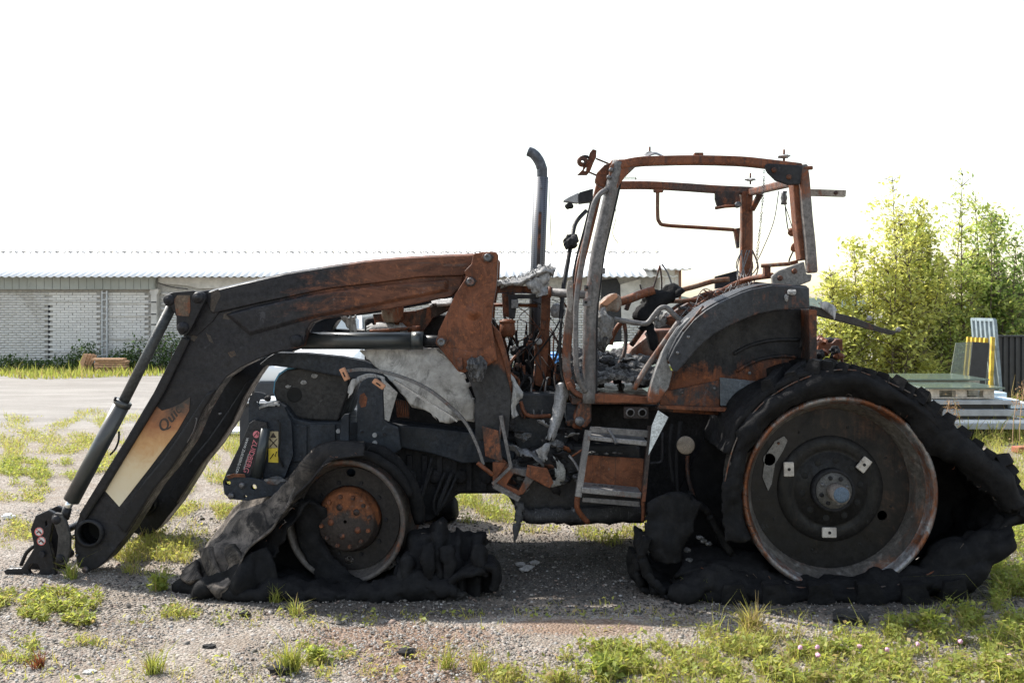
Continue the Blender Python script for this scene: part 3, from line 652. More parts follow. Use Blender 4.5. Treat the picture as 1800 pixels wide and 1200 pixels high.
# steel rack with leaning glass
DR = 13.2
rack = empty('glass_rack', (bx(1735, DR), DR, 0), 'grey steel A-frame rack with yellow uprights for glass sheets', 'rack')
for k in range(6):
    y = DR+.10*k; xo = -1.5*k
    tube('frame_upright', [W(1748+xo, 562, DR, y), W(1763+xo, 745, DR, y)], .02, STEEL, rack, flat=(.05, .04))
    if k: tube('yellow_upright', [W(1738+xo, 594, DR, y-.05), W(1724+xo, 745, DR, y-.05)], .02, YEL, rack, flat=(.04, .05))
tube('yellow_upright', [W(1741, 592, DR, DR-.06), W(1735, 745, DR, DR-.06)], .02, YEL, rack, flat=(.05, .045))
tube('top_rail', [W(1748, 562, DR, DR), W(1740.5, 562, DR, DR+.52)], .02, STEEL, rack, flat=(.04, .04))
tube('base_rail', [W(1690, 742, DR, DR-.02), W(1770, 742, DR, DR-.02)], .02, STEEL, rack, flat=(.06, .06))
def leanglass(pxs, mat, label, y):
    o = prism('leaning_glass', pxs, y, y+.012, mat, None, d=DR, bevel=.001)
    tag(o, label, 'glass sheet', 'glass leaning on the rack')
CLEAR = NT('clear_glass'); CLEAR.b.inputs['Transmission Weight'].default_value = .72; CLEAR.b.inputs['Roughness'].default_value = .04; CLEAR.b.inputs['Base Color'].default_value = (.40, .45, .40, 1); CLEAR.b.inputs['IOR'].default_value = 1.3; CLEAR = CLEAR.m
leanglass([(1673, 602), (1702, 600), (1688, 742), (1650, 742)], CLEAR, 'clear glass sheet leaning at the left of the rack', DR-.12)
leanglass([(1704, 600), (1733, 602), (1718, 742), (1689, 742)], BLKP, 'dark tinted glass sheet leaning against the yellow uprights', DR-.10)
fence = empty('black_panel_fence', (bx(1790, 14.5), 14.5, 0), 'black corrugated metal panel standing at the right edge', 'metal panel')
bm = NB(); xs = np.linspace(bx(1753, 14.5), bx(1880, 14.5), 120)
for a, b in zip(xs, xs[1:]):
    f = lambda v: 14.5+(.012 if int((v-xs[0])/.045) % 2 else -.012)
    ya, yb = f(a+1e-6), f(b+1e-6); z1 = bz(592, 14.5)
    vs_ = [bm.verts.new(v) for v in ((a, ya, 0), (b, yb, 0), (b, yb, z1), (a, ya, z1))]; bm.faces.new(vs_)
obj('profiled_sheet', bm, BLKP, fence, solid=.006)
wbox('top_trim', xs[0], xs[-1], 14.46, 14.54, bz(592, 14.5), bz(592, 14.5)+.025, BLKP, fence)
for px in (1756, 1872): wbox('post', bx(px, 14.5), bx(px, 14.5)+.06, 14.53, 14.6, 0, bz(592, 14.5), BLKP, fence)
# red brick lying at the right edge
x, d = px_ground(1797, 795); tag(obj('clay_brick', b_box(NB(), (x, d, .035), (.20, .10, .065), Matrix.Rotation(.3, 3, 'Z')), plain('red_clay', (.30, .10, .06)), bevel=.006), 'single red clay brick lying in the grass at the right edge', 'brick')
# dry seed stalks before the panel stack
STALK = plain('dry_stalk', (.36, .24, .14), .9)
for i, (px, py, h) in enumerate(((1660, 770, .5), (1672, 775, .42), (1780, 790, .62), (1792, 785, .7))):
    x, d = px_ground(px, py); d = min(d, 11.0); x = bx(px, d)
    e = empty('dry_weed', (x, d, 0), ('leftmost dry brown seed stalk in front of the panel stack', 'bushy dry seed stalk next to the leftmost one by the stack', 'tall dry brown stalk near the right edge by the stack', 'tallest dry brown stalk at the right edge of the photo')[i], 'weed', 'dry weeds before the panel stack')
    top = Vector((x+.06, d, h)); tube('stalk', [Vector((x, d, 0)), Vector((x+.01, d, h*.5)), top], .004, STALK, e, n=3, seg=5)
    q = np.array(top)-np.array([0, 0, .1])+rng.normal(0, 1, (90, 3))*np.array([.03, .03, .08])
    V, f, t = leaves(q, rng.uniform(.015, .03, 90), rng.normal(.6, .5, 90), rng.uniform(.7, 1.2, (90, 1))*np.array([.30, .18, .10])); o = np_mesh('seed_head', V, f, FOL, t, kind='stuff'); wparent(o, e)
# ------------------------------------------------------------------ white car behind the loader
CARW = NT('white_car_paint'); CARW.b.inputs['Coat Weight'].default_value = .6; CARW = CARW.done((.78, .79, .80), .35)
CARG = NT('car_glass').done((.16, .19, .21), .08); CARB = plain('car_black_plastic', (.028, .031, .038), .6); TYR = plain('car_tyre', (.02, .02, .02), .9); ALLOY = plain('car_rim', (.5, .5, .52), .4, metal=.7)
DC = 15.0; cx0 = bx(530, DC)
car = empty('parked_car', (cx0, DC+1.9, 0), 'white car parked nose-on behind the loader arms', 'car')
secs = [(0, .62, .40, .60), (.12, .80, .28, .70), (.9, .86, .25, .84), (1.05, .86, .25, .88), (1.1, .86, .24, .89), (3.3, .86, .24, .92), (4.1, .80, .30, .86), (4.2, .7, .4, .7)]
bm = NB(); rings = []
for y, w, z0, z1 in secs:
    rings.append([bm.verts.new((cx0+sx*w, DC+y, z)) for sx, z in ((-.92, z0), (-1, (z0+z1)/2), (-.88, z1), (0, z1+.03), (.88, z1), (1, (z0+z1)/2), (.92, z0))])
for A, B in zip(rings, rings[1:]):
    for k in range(7): bm.faces.new((A[k], A[(k+1) % 7], B[(k+1) % 7], B[k]))
bm.faces.new(rings[0]); bm.faces.new(rings[-1][::-1]); body = obj('body', bm, CARW, car, smooth=True, bevel=.02)
bm = NB(); rings = []
for y, w, z in ((1.0, .78, .885), (1.75, .66, 1.40), (2.1, .65, 1.45), (3.2, .64, 1.42), (3.9, .74, .90)): rings.append([bm.verts.new((cx0+s*w, DC+y, z)) for s in (-1, 1)])
cab_ = []
for (a, b), (c_, d_) in zip(rings, rings[1:]): bm.faces.new((a, b, d_, c_))
low = [bm.verts.new((cx0+s*.78, DC+3.9 if k else DC+1.0, .86)) for k in (0, 1) for s in (-1, 1)]
bm.faces.new([r[0] for r in rings]); bm.faces.new([r[1] for r in rings][::-1]); obj('cabin', bm, CARW, car)
for nm, q in (('windscreen', ((-.70, 1.06, .94), (.70, 1.06, .94), (.60, 1.70, 1.37), (-.60, 1.70, 1.37))),):
    bm = NB(); bm.faces.new([bm.verts.new((cx0+a, DC+b-.02, c+.012)) for a, b, c in q]); obj(nm, bm, CARG, car, solid=.008)
for s in (-1, 1):
    bm = NB(); bm.faces.new([bm.verts.new((cx0+s*(w+.008), DC+y, z)) for y, z, w in ((1.35, .93, .77), (1.8, 1.36, .672), (3.15, 1.37, .662), (3.7, .94, .745))]); obj('side_window', bm, CARG, car, solid=.006)
    wbox('headlight', cx0+s*.62-.16, cx0+s*.62+.16, DC+.03, DC+.2, .58, .69, CARG, car, .02)
    for y in (.75, 3.4):
        wh = lathe('wheel', (cx0+s*.8, DC+y, .31), [(.05, -.1), (.31, -.1), (.32, 0), (.31, .1), (.05, .1)], TYR, car, 24, Matrix.Rotation(math.pi/2, 3, 'Z'))
        lathe('wheel_rim', (cx0+s*.82, DC+y, .31), [(.02, -.1), (.2, -.1), (.2, .1), (.02, .1)], ALLOY, wh, 20, Matrix.Rotation(math.pi/2, 3, 'Z'))
wbox('bumper', cx0-.72, cx0+.72, DC-.06, DC+.2, .12, .40, CARB, car, .03)
# boards lying on the ground behind the front linkage
for px0, px1, py, dd, lab in ((408, 492, 706, 9.6, 'white board resting on a dark block behind the front linkage'), (380, 470, 760, 11.6, 'white board lying flat in the grass behind the loader arm')):
    x0, x1 = bx(px0, dd), bx(px1, dd); z = max(bz(py, dd), .03)
    o = obj('white_board', b_box(NB(), ((x0+x1)/2, dd+.2, z), (x1-x0, .4, .035)), WHITEP, bevel=.004); tag(o, lab, 'board', 'white boards behind the tractor')
o = obj('support_block', b_box(NB(), (bx(436, 9.6), 9.8, bz(713, 9.6)/2), (.2, .3, bz(713, 9.6)-.02)), CARB, bevel=.01); tag(o, 'dark block standing under the raised white board', 'block')
# drums seen through the wreck
BLUE = plain('blue_plastic', (.03, .17, .42), .45, .2, 8); PALE = plain('pale_green_plastic', (.55, .62, .52), .55, .15, 8, dirt=(.3, .3, .25))
def drum(px, d, r, h, mat, label, ridges, name):
    x = bx(px, d); e = empty(name, (x, d, 0), label, 'drum'); prof = [(.02, 0), (r, 0)]
    for k in range(ridges): z = h*(k+.5)/ridges; prof += [(r, z-.03), (r*1.04, z-.012), (r*1.04, z+.012), (r, z+.03)]
    prof += [(r, h-.02), (r*.94, h), (.02, h)]
    lathe('drum_body', (x, d, 0), prof, mat, e, 28, Matrix.Rotation(math.pi/2, 3, 'X')); lathe('drum_lid', (x, d, h), [(.02, .0), (r*.6, 0), (r*.6, .02), (.02, .02)], mat, e, 20, Matrix.Rotation(math.pi/2, 3, 'X'))
drum(990, 9.0, .30, 1.12, BLUE, 'blue plastic drum seen through the engine bay', 3, 'plastic_drum')
drum(905, 9.4, .28, .95, BLUE, 'blue plastic drum seen below the rusty air canister', 3, 'plastic_drum')
drum(1112, 8.8, .29, 1.22, PALE, 'pale green ribbed drum seen through the open cab', 7, 'ribbed_drum')
# debris on the ground
CH_ = plain('charred_crumb', (.016, .015, .015), .95, .4, 30, bump=.6); ASHW = plain('white_ash', (.30, .29, .285), .95, .25, 30, bump=.5)
def clod(px, py, s, mat, label, name='charred_clod', cat='clod', grp='charred lumps on the gravel', seed=0):
    x, d = px_ground(px, py); o = rock(name, (x, d, s*.3), (s*1.3, s, s*.6), mat, None, .45, seed=seed, sub=3); tag(o, label, cat, grp)
clod(1494, 1092, .065, CH_, 'largest charred clod lying right of centre before the rear wheel', seed=2)
clod(496, 1178, .04, CH_, 'black clod beside the bright green front tuft', seed=3); clod(714, 1148, .03, CH_, 'small black clod in the rust-stained gravel', seed=4)
clod(430, 1080, .022, CH_, 'tiny dark flake of rubber near the torn front tyre', seed=5); clod(366, 1139, .024, CH_, 'small grey-black stone in the open gravel at the left front', seed=6)
clod(800, 1050, .05, CH_, 'low heap of soot under the right end of the front tyre', seed=8)
for i, (px, py) in enumerate(((915, 993), (930, 998), (940, 990), (922, 1002))): clod(px, py, .022, ASHW, ('leftmost white ash flake under the engine', 'largest white ash flake in the group under the engine', 'rightmost white ash flake under the engine', 'nearest white ash flake of the group under the engine')[i], 'ash_flake', 'ash', 'white ash flakes under the engine', 10+i)
clod(158, 1183, .02, plain('pale_stone', (.38, .37, .35), .9), 'pale stone at the bottom edge between two grass tufts', 'pale_stone', 'stone', None, 20)
clod(15, 910, .035, WHITEP, 'white crumpled plastic scrap at the left edge beside the loader foot', 'plastic_scrap', 'litter', None, 22)
# ================================================================== THE BURNT TRACTOR
SOOT = burnt('sooty_steel', rust=.12, ash=.10, scale=4); SOOT2 = burnt('sooty_cast_iron', (.016, .016, .018), rust=.10, ash=.12, ashc=(.16, .16, .16), scale=7, rough=.85)
RUST = burnt('rusted_steel', (.05, .035, .03), rust=.85, ash=.10, ashc=(.26, .22, .20), scale=6, streak=(1, 1, .8)); RUSTD = burnt('dark_rusted_steel', (.028, .022, .021), rust=.5, ash=.10, scale=7)
GREY = burnt('scorched_grey_tube', (.12, .115, .115), rust=.30, ash=.35, ashc=(.26, .25, .245), scale=6, rough=.6, metal=.25, streak=(1, 1, .3))
BARE = burnt('bare_scorched_steel', (.11, .11, .115), rust=.34, ash=.4, ashc=(.34, .34, .34), scale=9, rough=.45, metal=.5)
SLATE = burnt('sooty_blue_grey_paint', (.020, .024, .031), rust=.08, ash=.14, ashc=(.075, .082, .09), scale=5, rough=.6)
ARM = burnt('loader_arm_paint', (.017, .017, .020), rust=.16, ash=.20, ashc=(.17, .15, .14), rustc=(.145, .060, .036), scale=4, rough=.5, grad=(0, -2.2, -.1, .31), streak=(.5, 1, 1.5), run=(.16, 2.6, 2.6))
BLACKP = burnt('black_loader_paint', (.013, .013, .015), rust=.08, ash=.08, ashc=(.055, .052, .05), rustc=(.10, .07, .05), scale=5, rough=.48, bump=.15)
CYL = plain('black_cylinder', (.025, .030, .032), .34, .25, 9, spec=.6, dirt=(.06, .055, .05)); CHROME = plain('chrome_rod', (.62, .63, .64), .22, .1, 10, .9)
RUB = NT('charred_rubber'); _n = RUB.noise(14, 8, .7); _c = RUB.mix(RUB.rng(_n, .35, .75), (.0075, .0076, .0084), (.017, .0166, .0175)); _c = RUB.mix(RUB.rng(RUB.noise(5, 8, .7, .6), .62, .74, 0, .4), _c, (.035, .034, .035)); RUB.bump(RUB.noise(45, 8, .75), .7, .01); RUB = RUB.done(_c, .72, 0, .10)
RUBD = NT('dusty_sunlit_rubber'); _n = RUBD.noise(9, 8, .7, .4); _c = RUBD.mix(RUBD.rng(_n, .38, .66), (.045, .040, .036), (.17, .145, .126)); _c = RUBD.mix(RUBD.rng(RUBD.noise(6, 12, .78, 1.2), .47, .58, 0, .85), _c, (.012, .0115, .012)); _c = RUBD.mix(RUBD.rng(RUBD.xyz()[0], -1.33, -1.05, 0, .93), _c, (.012, .012, .013)); RUBD.bump(RUBD.noise(60, 8, .75), .6, .008); RUBD = RUBD.done(_c, .75, 0, .12)  # dust and sunlit tone painted together: paler to the left, black towards the rim
INSUL = NT('ashen_insulation'); _n = INSUL.noise(10, 9, .72, .4); _c = INSUL.mix(INSUL.rng(_n, .3, .7), (.26, .25, .235), (.52, .505, .48)); _c = INSUL.mix(INSUL.rng(INSUL.noise(6, 10, .8, 1.4, (1, 1, .5)), .46, .66, 0, .9), _c, (.07, .067, .063)); INSUL.bump(INSUL.noise(45, 8, .75), .5, .008); INSUL = INSUL.done(_c, .95)
FIBRE = NT('melted_fibre'); _n = FIBRE.noise(25, 9, .75, .6, (1, 1, .4)); _c = FIBRE.mix(FIBRE.rng(_n, .3, .7), (.10, .10, .10), (.46, .455, .45)); FIBRE.bump(_n, .9, .015); FIBRE = FIBRE.done(_c, .95)
COPPER = plain('pale_rust_hinge', (.42, .21, .12), .8, .3, 20); BLACKH = plain('hole_black', (.008, .008, .008), .9); WHT = plain('pale_pad', (.42, .39, .36), .7, .3, 20, dirt=(.16, .13, .11))
ASHF = NT('cab_floor_ash'); _n = ASHF.noise(22, 9, .75, .8); _c = ASHF.mix(ASHF.rng(_n, .42, .66), (.022, .021, .022), (.20, .20, .20)); _c = ASHF.mix(ASHF.rng(ASHF.noise(9, 8, .7), .6, .7, 0, .9), _c, (.36, .37, .38)); ASHF.bump(_n, 1, .02); ASHF = ASHF.done(_c, .95)
DECAL = NT('scorched_decal'); _z = DECAL.xyz()[2]; _g = DECAL.math('ADD', _z, DECAL.math('MULTIPLY', DECAL.math('SUBTRACT', DECAL.noise(9, 8, .7, .3), .5), .35))
_r = DECAL.n.new('ShaderNodeValToRGB'); DECAL.link(DECAL.rng(_g, .36, 1.02, smooth=False), _r.inputs[0])
_els = ((.0, (.62, .56, .43)), (.38, (.58, .46, .29)), (.60, (.46, .26, .11)), (.82, (.27, .105, .04)), (1., (.03, .024, .02)))
_r.color_ramp.elements[0].color = (*_els[0][1], 1); _r.color_ramp.elements[1].color = (*_els[4][1], 1)
for p_, c_ in _els[1:4]: e_ = _r.color_ramp.elements.new(p_); e_.color = (*c_, 1)
DECAL = DECAL.done(_r.outputs[0], .55)
PINKT = plain('pink_red_lettering', (.55, .16, .19), .6); WHTT = plain('white_lettering', (.55, .55, .55), .6); BLKT = plain('burnt_lettering', (.035, .025, .02), .7); YELT = plain('yellow_sticker', (.60, .45, .03), .55, .2, 20, dirt=(.3, .22, .05)); TANT = plain('faded_sticker', (.36, .30, .19), .6, .2, 20); REDT = plain('red_ring', (.55, .10, .09), .6)
BLUEP = plain('blue_hood_paint', (.05, .25, .42), .4, .25, 10)
TX, TY = 0.55, 6.35
T = empty('burnt_tractor', (TX, TY, 0), 'burnt-out farm tractor with front loader, rusty cab frame and collapsed charred tyres', 'tractor')
YN0, YN1 = 5.70, 5.88       # near loader arm
DFAR = .86                  # far arm stands this much behind
def at(v, dy): return Vector((v[0], v[1]+dy, v[2]))
# ---------------------------------------------------------------- loader arms (near and far built the same way)
UP_TOP = [(366, 509), (420, 496), (500, 478), (580, 465), (640, 456), (700, 450.5), (770, 446.5), (832, 444)]
UP_BOT = [(834, 470), (815, 484), (740, 486), (660, 497), (580, 506), (550, 512), (450, 533), (372, 551), (362, 530)]
LOW = [(372, 551), (450, 533), (550, 512), (580, 506), (660, 497), (740, 486), (815, 484), (808, 505), (793, 520), (740, 532), (687, 542), (625, 552), (562, 561), (545, 568), (536, 582), (533, 598), (530, 609), (517, 613), (492, 617), (470, 624), (450, 632), (420, 647), (395, 664), (382, 682), (358, 722), (334, 776), (303, 822), (273, 858), (222, 940), (186, 985), (171, 998), (152, 1006), (133, 998), (128, 960), (130, 925), (139, 902), (171, 851), (222, 769), (275, 680), (320, 590), (338, 560)]
def loader_arm(dy, near):
    y0, y1 = YN0+dy, YN1+dy; dd = YN0
    def pr(name, poly, a, b, mat, par, **k):
        return obj(name, b_prism(NB(), poly, a+dy, b+dy, k.pop('holes', ()), dd if 'd' not in k else k.pop('d'), k.pop('poly2', None)), mat, par, bevel=k.pop('bevel', .006))
    arm = pr('loader_arm', LOW, YN0+.018, YN1, ARM if near else BLACKP, T, holes=[circ(157, 937, 21, 20)])
    # upper boom casing with its chamfered top
    inner = [(x, y+(4.5 if i < len(UP_TOP) else 0)) for i, (x, y) in enumerate(UP_TOP+UP_BOT)]
    pr('boom_casing', inner, YN0, YN0+.055, ARM, arm, poly2=UP_TOP+UP_BOT)
    pr('knee_web', [(321, 588), (316, 556), (322, 520), (345, 512), (366, 509.5), (371, 530), (384, 549), (372, 566), (345, 590)], YN0+.009, YN1-.012, ARM, arm)
    pr('boom_back', UP_TOP+UP_BOT, YN0+.057, YN1-.004, ARM, arm)
    # pressed panel and the leg ridges
    pr('pressed_panel', [(404, 553), (440, 583), (543, 555), (700, 524), (780, 508), (780, 494), (660, 505), (550, 520), (450, 541)], YN0-.002, YN0+.022, ARM, arm, poly2=[(392, 552), (437, 592), (546, 562), (704, 530), (790, 513), (790, 489), (660, 499), (550, 514), (450, 535)])
    pr('leg_ridge', [(322, 590), (336, 596), (290, 690), (236, 778), (185, 862), (150, 915), (139, 905), (171, 853), (222, 771), (275, 682)], YN0-.014, YN0+.02, BLACKP, arm, bevel=.012)
    pr('leg_ridge', [(365, 690), (382, 683), (358, 722), (334, 776), (303, 822), (273, 858), (222, 938), (206, 922), (256, 842), (286, 806), (318, 760)], YN0-.014, YN0+.02, BLACKP, arm, bevel=.012)
    lathe('torque_tube', W(157, 937, dd, YN0+dy-.012), [(.068, 0), (.084, 0), (.084, .08), (.066, .08), (.066, .0), (.068, 0)], BLACKP, arm, 32)
    lathe('tube_bore', W(157, 937, dd, YN0+dy+.15), [(.004, 0), (.07, 0)], BLACKH, arm, 24)
    # knee bracket
    if near:
        SC = burnt('scuffed_tan', (.05, .042, .036), .30, .35, (.17, .13, .10), rustc=(.15, .085, .05), scale=14)
        for q in ([(371, 513), (384, 508), (388, 520), (380, 536), (376, 548), (370, 546)], [(392, 551), (404, 548), (410, 556), (400, 562), (390, 560)], [(399, 620), (410, 616), (414, 624), (404, 629)], [(360, 585), (368, 590), (374, 604), (366, 600)], [(336, 588), (346, 592), (340, 600), (333, 597)]): pr('scuffed_paint', q, YN0-.0015 if q[0][1] < 515 else YN0+.0165, YN0+.0005 if q[0][1] < 515 else YN0+.0185, SC, arm, bevel=0)
    kb = pr('knee_bracket', [(294, 527), (298, 518), (310, 514), (345, 511), (362, 514), (367, 526), (350, 560), (341, 578), (334, 588), (322, 588), (316, 577), (316, 556), (308, 540), (297, 537)], YN0-.06, YN0-.02, BLACKP, arm, bevel=.008, holes=[circ(329, 525, 3.4, 10)])
    pr('scorched_patch', [(312, 527), (318, 519), (340, 519), (341, 545), (338, 556), (317, 554)], YN0-.0635, YN0-.058, burnt('tan_scorch', (.10, .075, .055), .5, .3, scale=9), kb, bevel=.001)
    for (x, y) in ((303.5, 527), (354, 523), (328, 575)):
        c = W(x, y, dd, YN0-.075+dy); lathe('pivot_pin', c, [(.003, -.012), (.012, -.012), (.014, -.004), (.026, -.004), (.031, .004), (.034, .012), (.034, .12)], BLACKP if not near else SOOT, kb, 18)
    # tilt cylinder
    top = W(303, 530, dd, YN0+.03+dy); mid = W(214, 708, dd, YN0+.02+dy); bot = W(124, 880, dd, YN0+.01+dy)
    cy = obj('tilt_cylinder', b_tube(NB(), [top, mid.lerp(top, -.01)], .031, 16), burnt('cylinder_rod_scorched', (.045, .048, .050), .22, .2, scale=7, rough=.4) if near else CYL, arm, smooth=True)
    obj('cylinder_barrel', b_tube(NB(), [mid, bot], .047, 20), CYL, cy, smooth=True)
    obj('cylinder_gland', b_tube(NB(), [mid.lerp(bot, -.015), mid.lerp(bot, .03)], .051, 20), CYL, cy, smooth=True)
    obj('rod_end', b_tube(NB(), [bot, bot+(bot-mid)*.09], .022, 12), CHROME, cy, smooth=True)
    obj('rod_clevis', b_tube(NB(), [bot+(bot-mid)*.075, W(112, 912, dd, YN0+.01+dy)], .026, 10), BLACKP, cy, smooth=True)
    if near:
        obj('hydraulic_hose', b_tube(NB(), [W(203, 760, dd, YN0+.05), W(206, 775, dd, YN0+.02), W(200, 790, dd, YN0+.02), W(190, 800, dd, YN0+.03)], .006, 8, 4), BLACKP, cy, smooth=True)
        obj('grease_fitting', b_tube(NB(), [W(204, 704, dd, YN0-.02), W(206, 697, dd, YN0-.02)], .008, 8), BLACKP, cy, smooth=True)
    # tool carrier
    cr = pr('tool_carrier', [(62, 906), (84, 896), (96, 902), (91, 925), (86, 952), (94, 985), (99, 1020), (74, 1023), (40, 1017), (10, 1010), (6, 1004), (12, 999), (38, 998), (48, 982), (60, 962), (53, 930)], YN0+.0, YN0+.035, BLACKP, arm, holes=[circ(59.5, 1000, 10, 14), [(79, 917), (82, 915), (83, 923), (80, 925)]])
    pr('carrier_plate', [(62, 906), (84, 896), (96, 902), (99, 1020), (74, 1023), (40, 1017), (10, 1010), (38, 998), (60, 962)], YN0+.12, YN0+.15, BLACKP, cr)
    pr('bucket_link', [(94, 906), (101, 899), (112, 901), (120, 915), (127, 940), (127, 965), (121, 988), (110, 991), (101, 984), (104, 965), (106, 940), (99, 920)], YN0-.03, YN0-.002, burnt('worn_link', (.045, .043, .042), .12, .2, (.09, .085, .08), scale=8), cr)
    for x, y in ((103, 911), (110, 979)): lathe('link_pin', W(x, y, dd, YN0-.045+dy), [(.003, 0), (.010, 0), (.018, .006), (.027, .012), (.027, .14)], SOOT, cr, 16)
    lathe('carrier_bolt', W(75, 973, dd, YN0-.02+dy), [(.003, 0), (.02, 0), (.022, .03)], SOOT, cr, 8, smooth=False)
    lathe('carrier_bolt', W(82, 1016, dd, YN0-.02+dy), [(.003, 0), (.017, 0), (.018, .03)], SOOT, cr, 8, smooth=False)
    obj('carrier_latch', b_tube(NB(), [W(54, 962, dd, YN0+.05+dy), W(38, 975, dd, YN0+.06+dy), W(28, 998, dd, YN0+.06+dy)], .012, 8, 3), BLACKP, cr, smooth=True)
    lathe('foot_pin', W(149, 1001, dd, YN0-.008+dy), [(.003, 0), (.016, 0), (.018, .02)], BARE, arm, 14)
    if near:
        for x, y in ((69, 934), (73, 950)):
            st = lathe('warning_sticker', W(x, y, dd, YN0-.003), [(.003, 0), (.026, 0), (.026, .002)], WHTT, cr, 24, smooth=False)
            lathe('sticker_ring', W(x, y, dd, YN0-.0045), [(.0215, 0), (.0255, 0), (.0255, .001), (.0215, .001), (.0215, 0)], REDT, st, 24, smooth=False)
            tube('sticker_pictogram', [W(x-4, y+2, dd, YN0-.004), W(x, y-1, dd, YN0-.004), W(x+4, y+3, dd, YN0-.004)], .004, BLKT, st, seg=6)
            tube('sticker_bar', [W(x-5, y-5, dd, YN0-.005), W(x+5, y+5, dd, YN0-.005)], .002, REDT, st, seg=6)
        dc = pr('decal', [(271, 712), (283, 722), (300, 717), (315, 710), (333, 698), (331, 722), (310, 758), (262, 822), (208, 891), (184, 864), (222, 795)], YN0+.0135, YN0+.0165, DECAL, arm, bevel=0)
        text('burnt_lettering', 'Qui', 281.2, 756.2, YN0+.0122, 50, .088, BLKT, dc, shear=.3, space=1.05)
        text('burnt_lettering', 'Quic', 280, 757, YN0+.0125, 50, .088, BLKT, dc, shear=.3, space=1.05, bold=.0035)
        for (x, y) in ((134, 976), (329, 761), (386, 727)): lathe('bright_bolt', W(x, y, dd, YN0-.004), [(.002, 0), (.007, 0), (.007, .02)], BARE, arm, 8)
        tube('bent_wire', [W(330, 777, dd, YN0-.01), W(342, 757, dd, YN0-.02), W(348, 737, dd, YN0-.02), W(346, 734, dd, YN0-.02)], .004, GREY, arm, n=3, seg=6)
    # lift cylinder
    lc = obj('lift_cylinder', b_tube(NB(), [W(531, 599, 5.86, 5.86+dy), W(742, 598.5, 5.86, 5.86+dy)], .052, 22), CYL if near else BLACKP, T, smooth=True)
    obj('lift_rod', b_tube(NB(), [W(740, 598.5, 5.86, 5.86+dy), W(790, 600, 5.86, 5.86+dy)], .034, 16), BLACKP, lc, smooth=True)
    obj('cylinder_cap', b_tube(NB(), [W(724, 598.5, 5.86, 5.86+dy), W(744, 598.5, 5.86, 5.86+dy)], .056, 22), CYL, lc, smooth=True)
    lathe('cylinder_eye', W(521, 599, dd, YN0-.03+dy), [(.003, 0), (.012, 0), (.016, .004), (.03, .008), (.036, .02), (.038, .05)], SOOT, lc, 20)
    # pedestal bracket
    br = pr('loader_bracket', [(832, 446), (850, 443), (871, 443), (876, 447), (873, 500), (866, 540), (864, 566), (868, 594), (874, 633), (855, 644), (836, 641), (826, 650), (817, 655), (806, 653), (767, 603), (771, 582), (783, 556), (801, 516), (820, 487), (816, 477), (829, 464)], 5.60, 5.64, RUST, T, d=5.62, bevel=.008)
    pr('bracket_edge', [(871, 443), (876, 447), (873, 500), (866, 540), (864, 566), (868, 594), (874, 633), (868, 634), (862, 594), (858, 566), (860, 540), (867, 500)], 5.64, 5.78, burnt('grey_rust_edge', (.16, .15, .15), .45, .4, scale=7), br, d=5.62)
    pr('rear_plate', [(832, 446), (871, 443), (867, 500), (858, 566), (868, 633), (817, 655), (767, 603), (801, 516)], 5.90, 5.93, RUST, br, d=5.62)
    for x, y in ((857, 453), (827, 495), (776, 601)):
        bo = pr('pivot_bolt', [(x-11, y+1), (x-8, y-8), (x+2, y-9), (x+12, y-2), (x+6, y+8), (x-5, y+9)], 5.583, 5.60, RUSTD, br, d=5.6)
        lathe('bolt_ring', W(x, y, 5.6, 5.572+dy), [(.003, .006), (.008, .006), (.010, 0), (.020, 0), (.024, .012)], BARE, bo, 20)
    lathe('bracket_boss', W(832, 548, 5.6, 5.585+dy), [(.003, 0), (.018, 0), (.022, .004), (.024, .011), (.05, .015), (.055, .02)], RUST, br, 24)
    pr('bracket_rib', [(804, 628), (813, 628), (815, 650), (805, 650)], 5.575, 5.605, RUSTD, br, d=5.6)
    pr('bracket_flange', [(780, 612), (800, 612), (830, 618), (862, 610), (868, 600), (872, 632), (855, 643), (817, 654), (806, 652)], 5.592, 5.603, RUST, br, d=5.6)
    pd = pr('loader_pedestal', [(862, 566), (880, 585), (890, 617), (898, 655), (899, 700), (893, 770), (836, 775), (834, 722), (836, 700), (828, 676), (817, 652), (860, 640)], 5.66, 5.72, burnt('pedestal_steel', (.026, .026, .028), .1, .1, scale=4, grad=(2, 1.05, 1.45, .30)), T, d=5.66)
    pr('pedestal_edge', [(864, 568), (880, 585), (890, 617), (898, 655), (899, 690), (891, 660), (881, 622), (870, 592)], 5.645, 5.66, RUST, pd, d=5.66)
loader_arm(0, True); loader_arm(DFAR, False)
rock('melted_connector', W(838, 646, 5.6, 5.57), (.055, .04, .07), burnt('melted_plastic', (.03, .03, .032), .02, .55, (.20, .20, .21), scale=14, rough=.45), T, .5, seed=4, sub=3)
# cross members between the arms
tube('cross_tube', [W(330, 660, 5.70, 5.85), W(330, 660, 5.70, 6.6)], .07, BLACKP, T, seg=20)
tube('cross_tube', [W(157, 937, 5.70, 5.86), W(157, 937, 5.70, 6.58)], .066, BLACKP, T, seg=20)
tube('cross_tube', [W(60, 960, 5.70, 5.74), W(60, 960, 5.70, 6.62)], .022, BLACKP, T, seg=12)
tube('cross_tube', [W(845, 590, 5.7, 5.93), W(845, 590, 5.7, 6.5)], .05, RUSTD, T, seg=14)
prism('guard_beam', [(455, 641), (470, 628), (485, 619), (537, 620), (600, 626), (640, 634), (668, 646), (700, 672), (660, 670), (610, 664), (560, 655), (525, 648), (470, 642)], 5.93, 6.03, SLATE, T, bevel=.01)
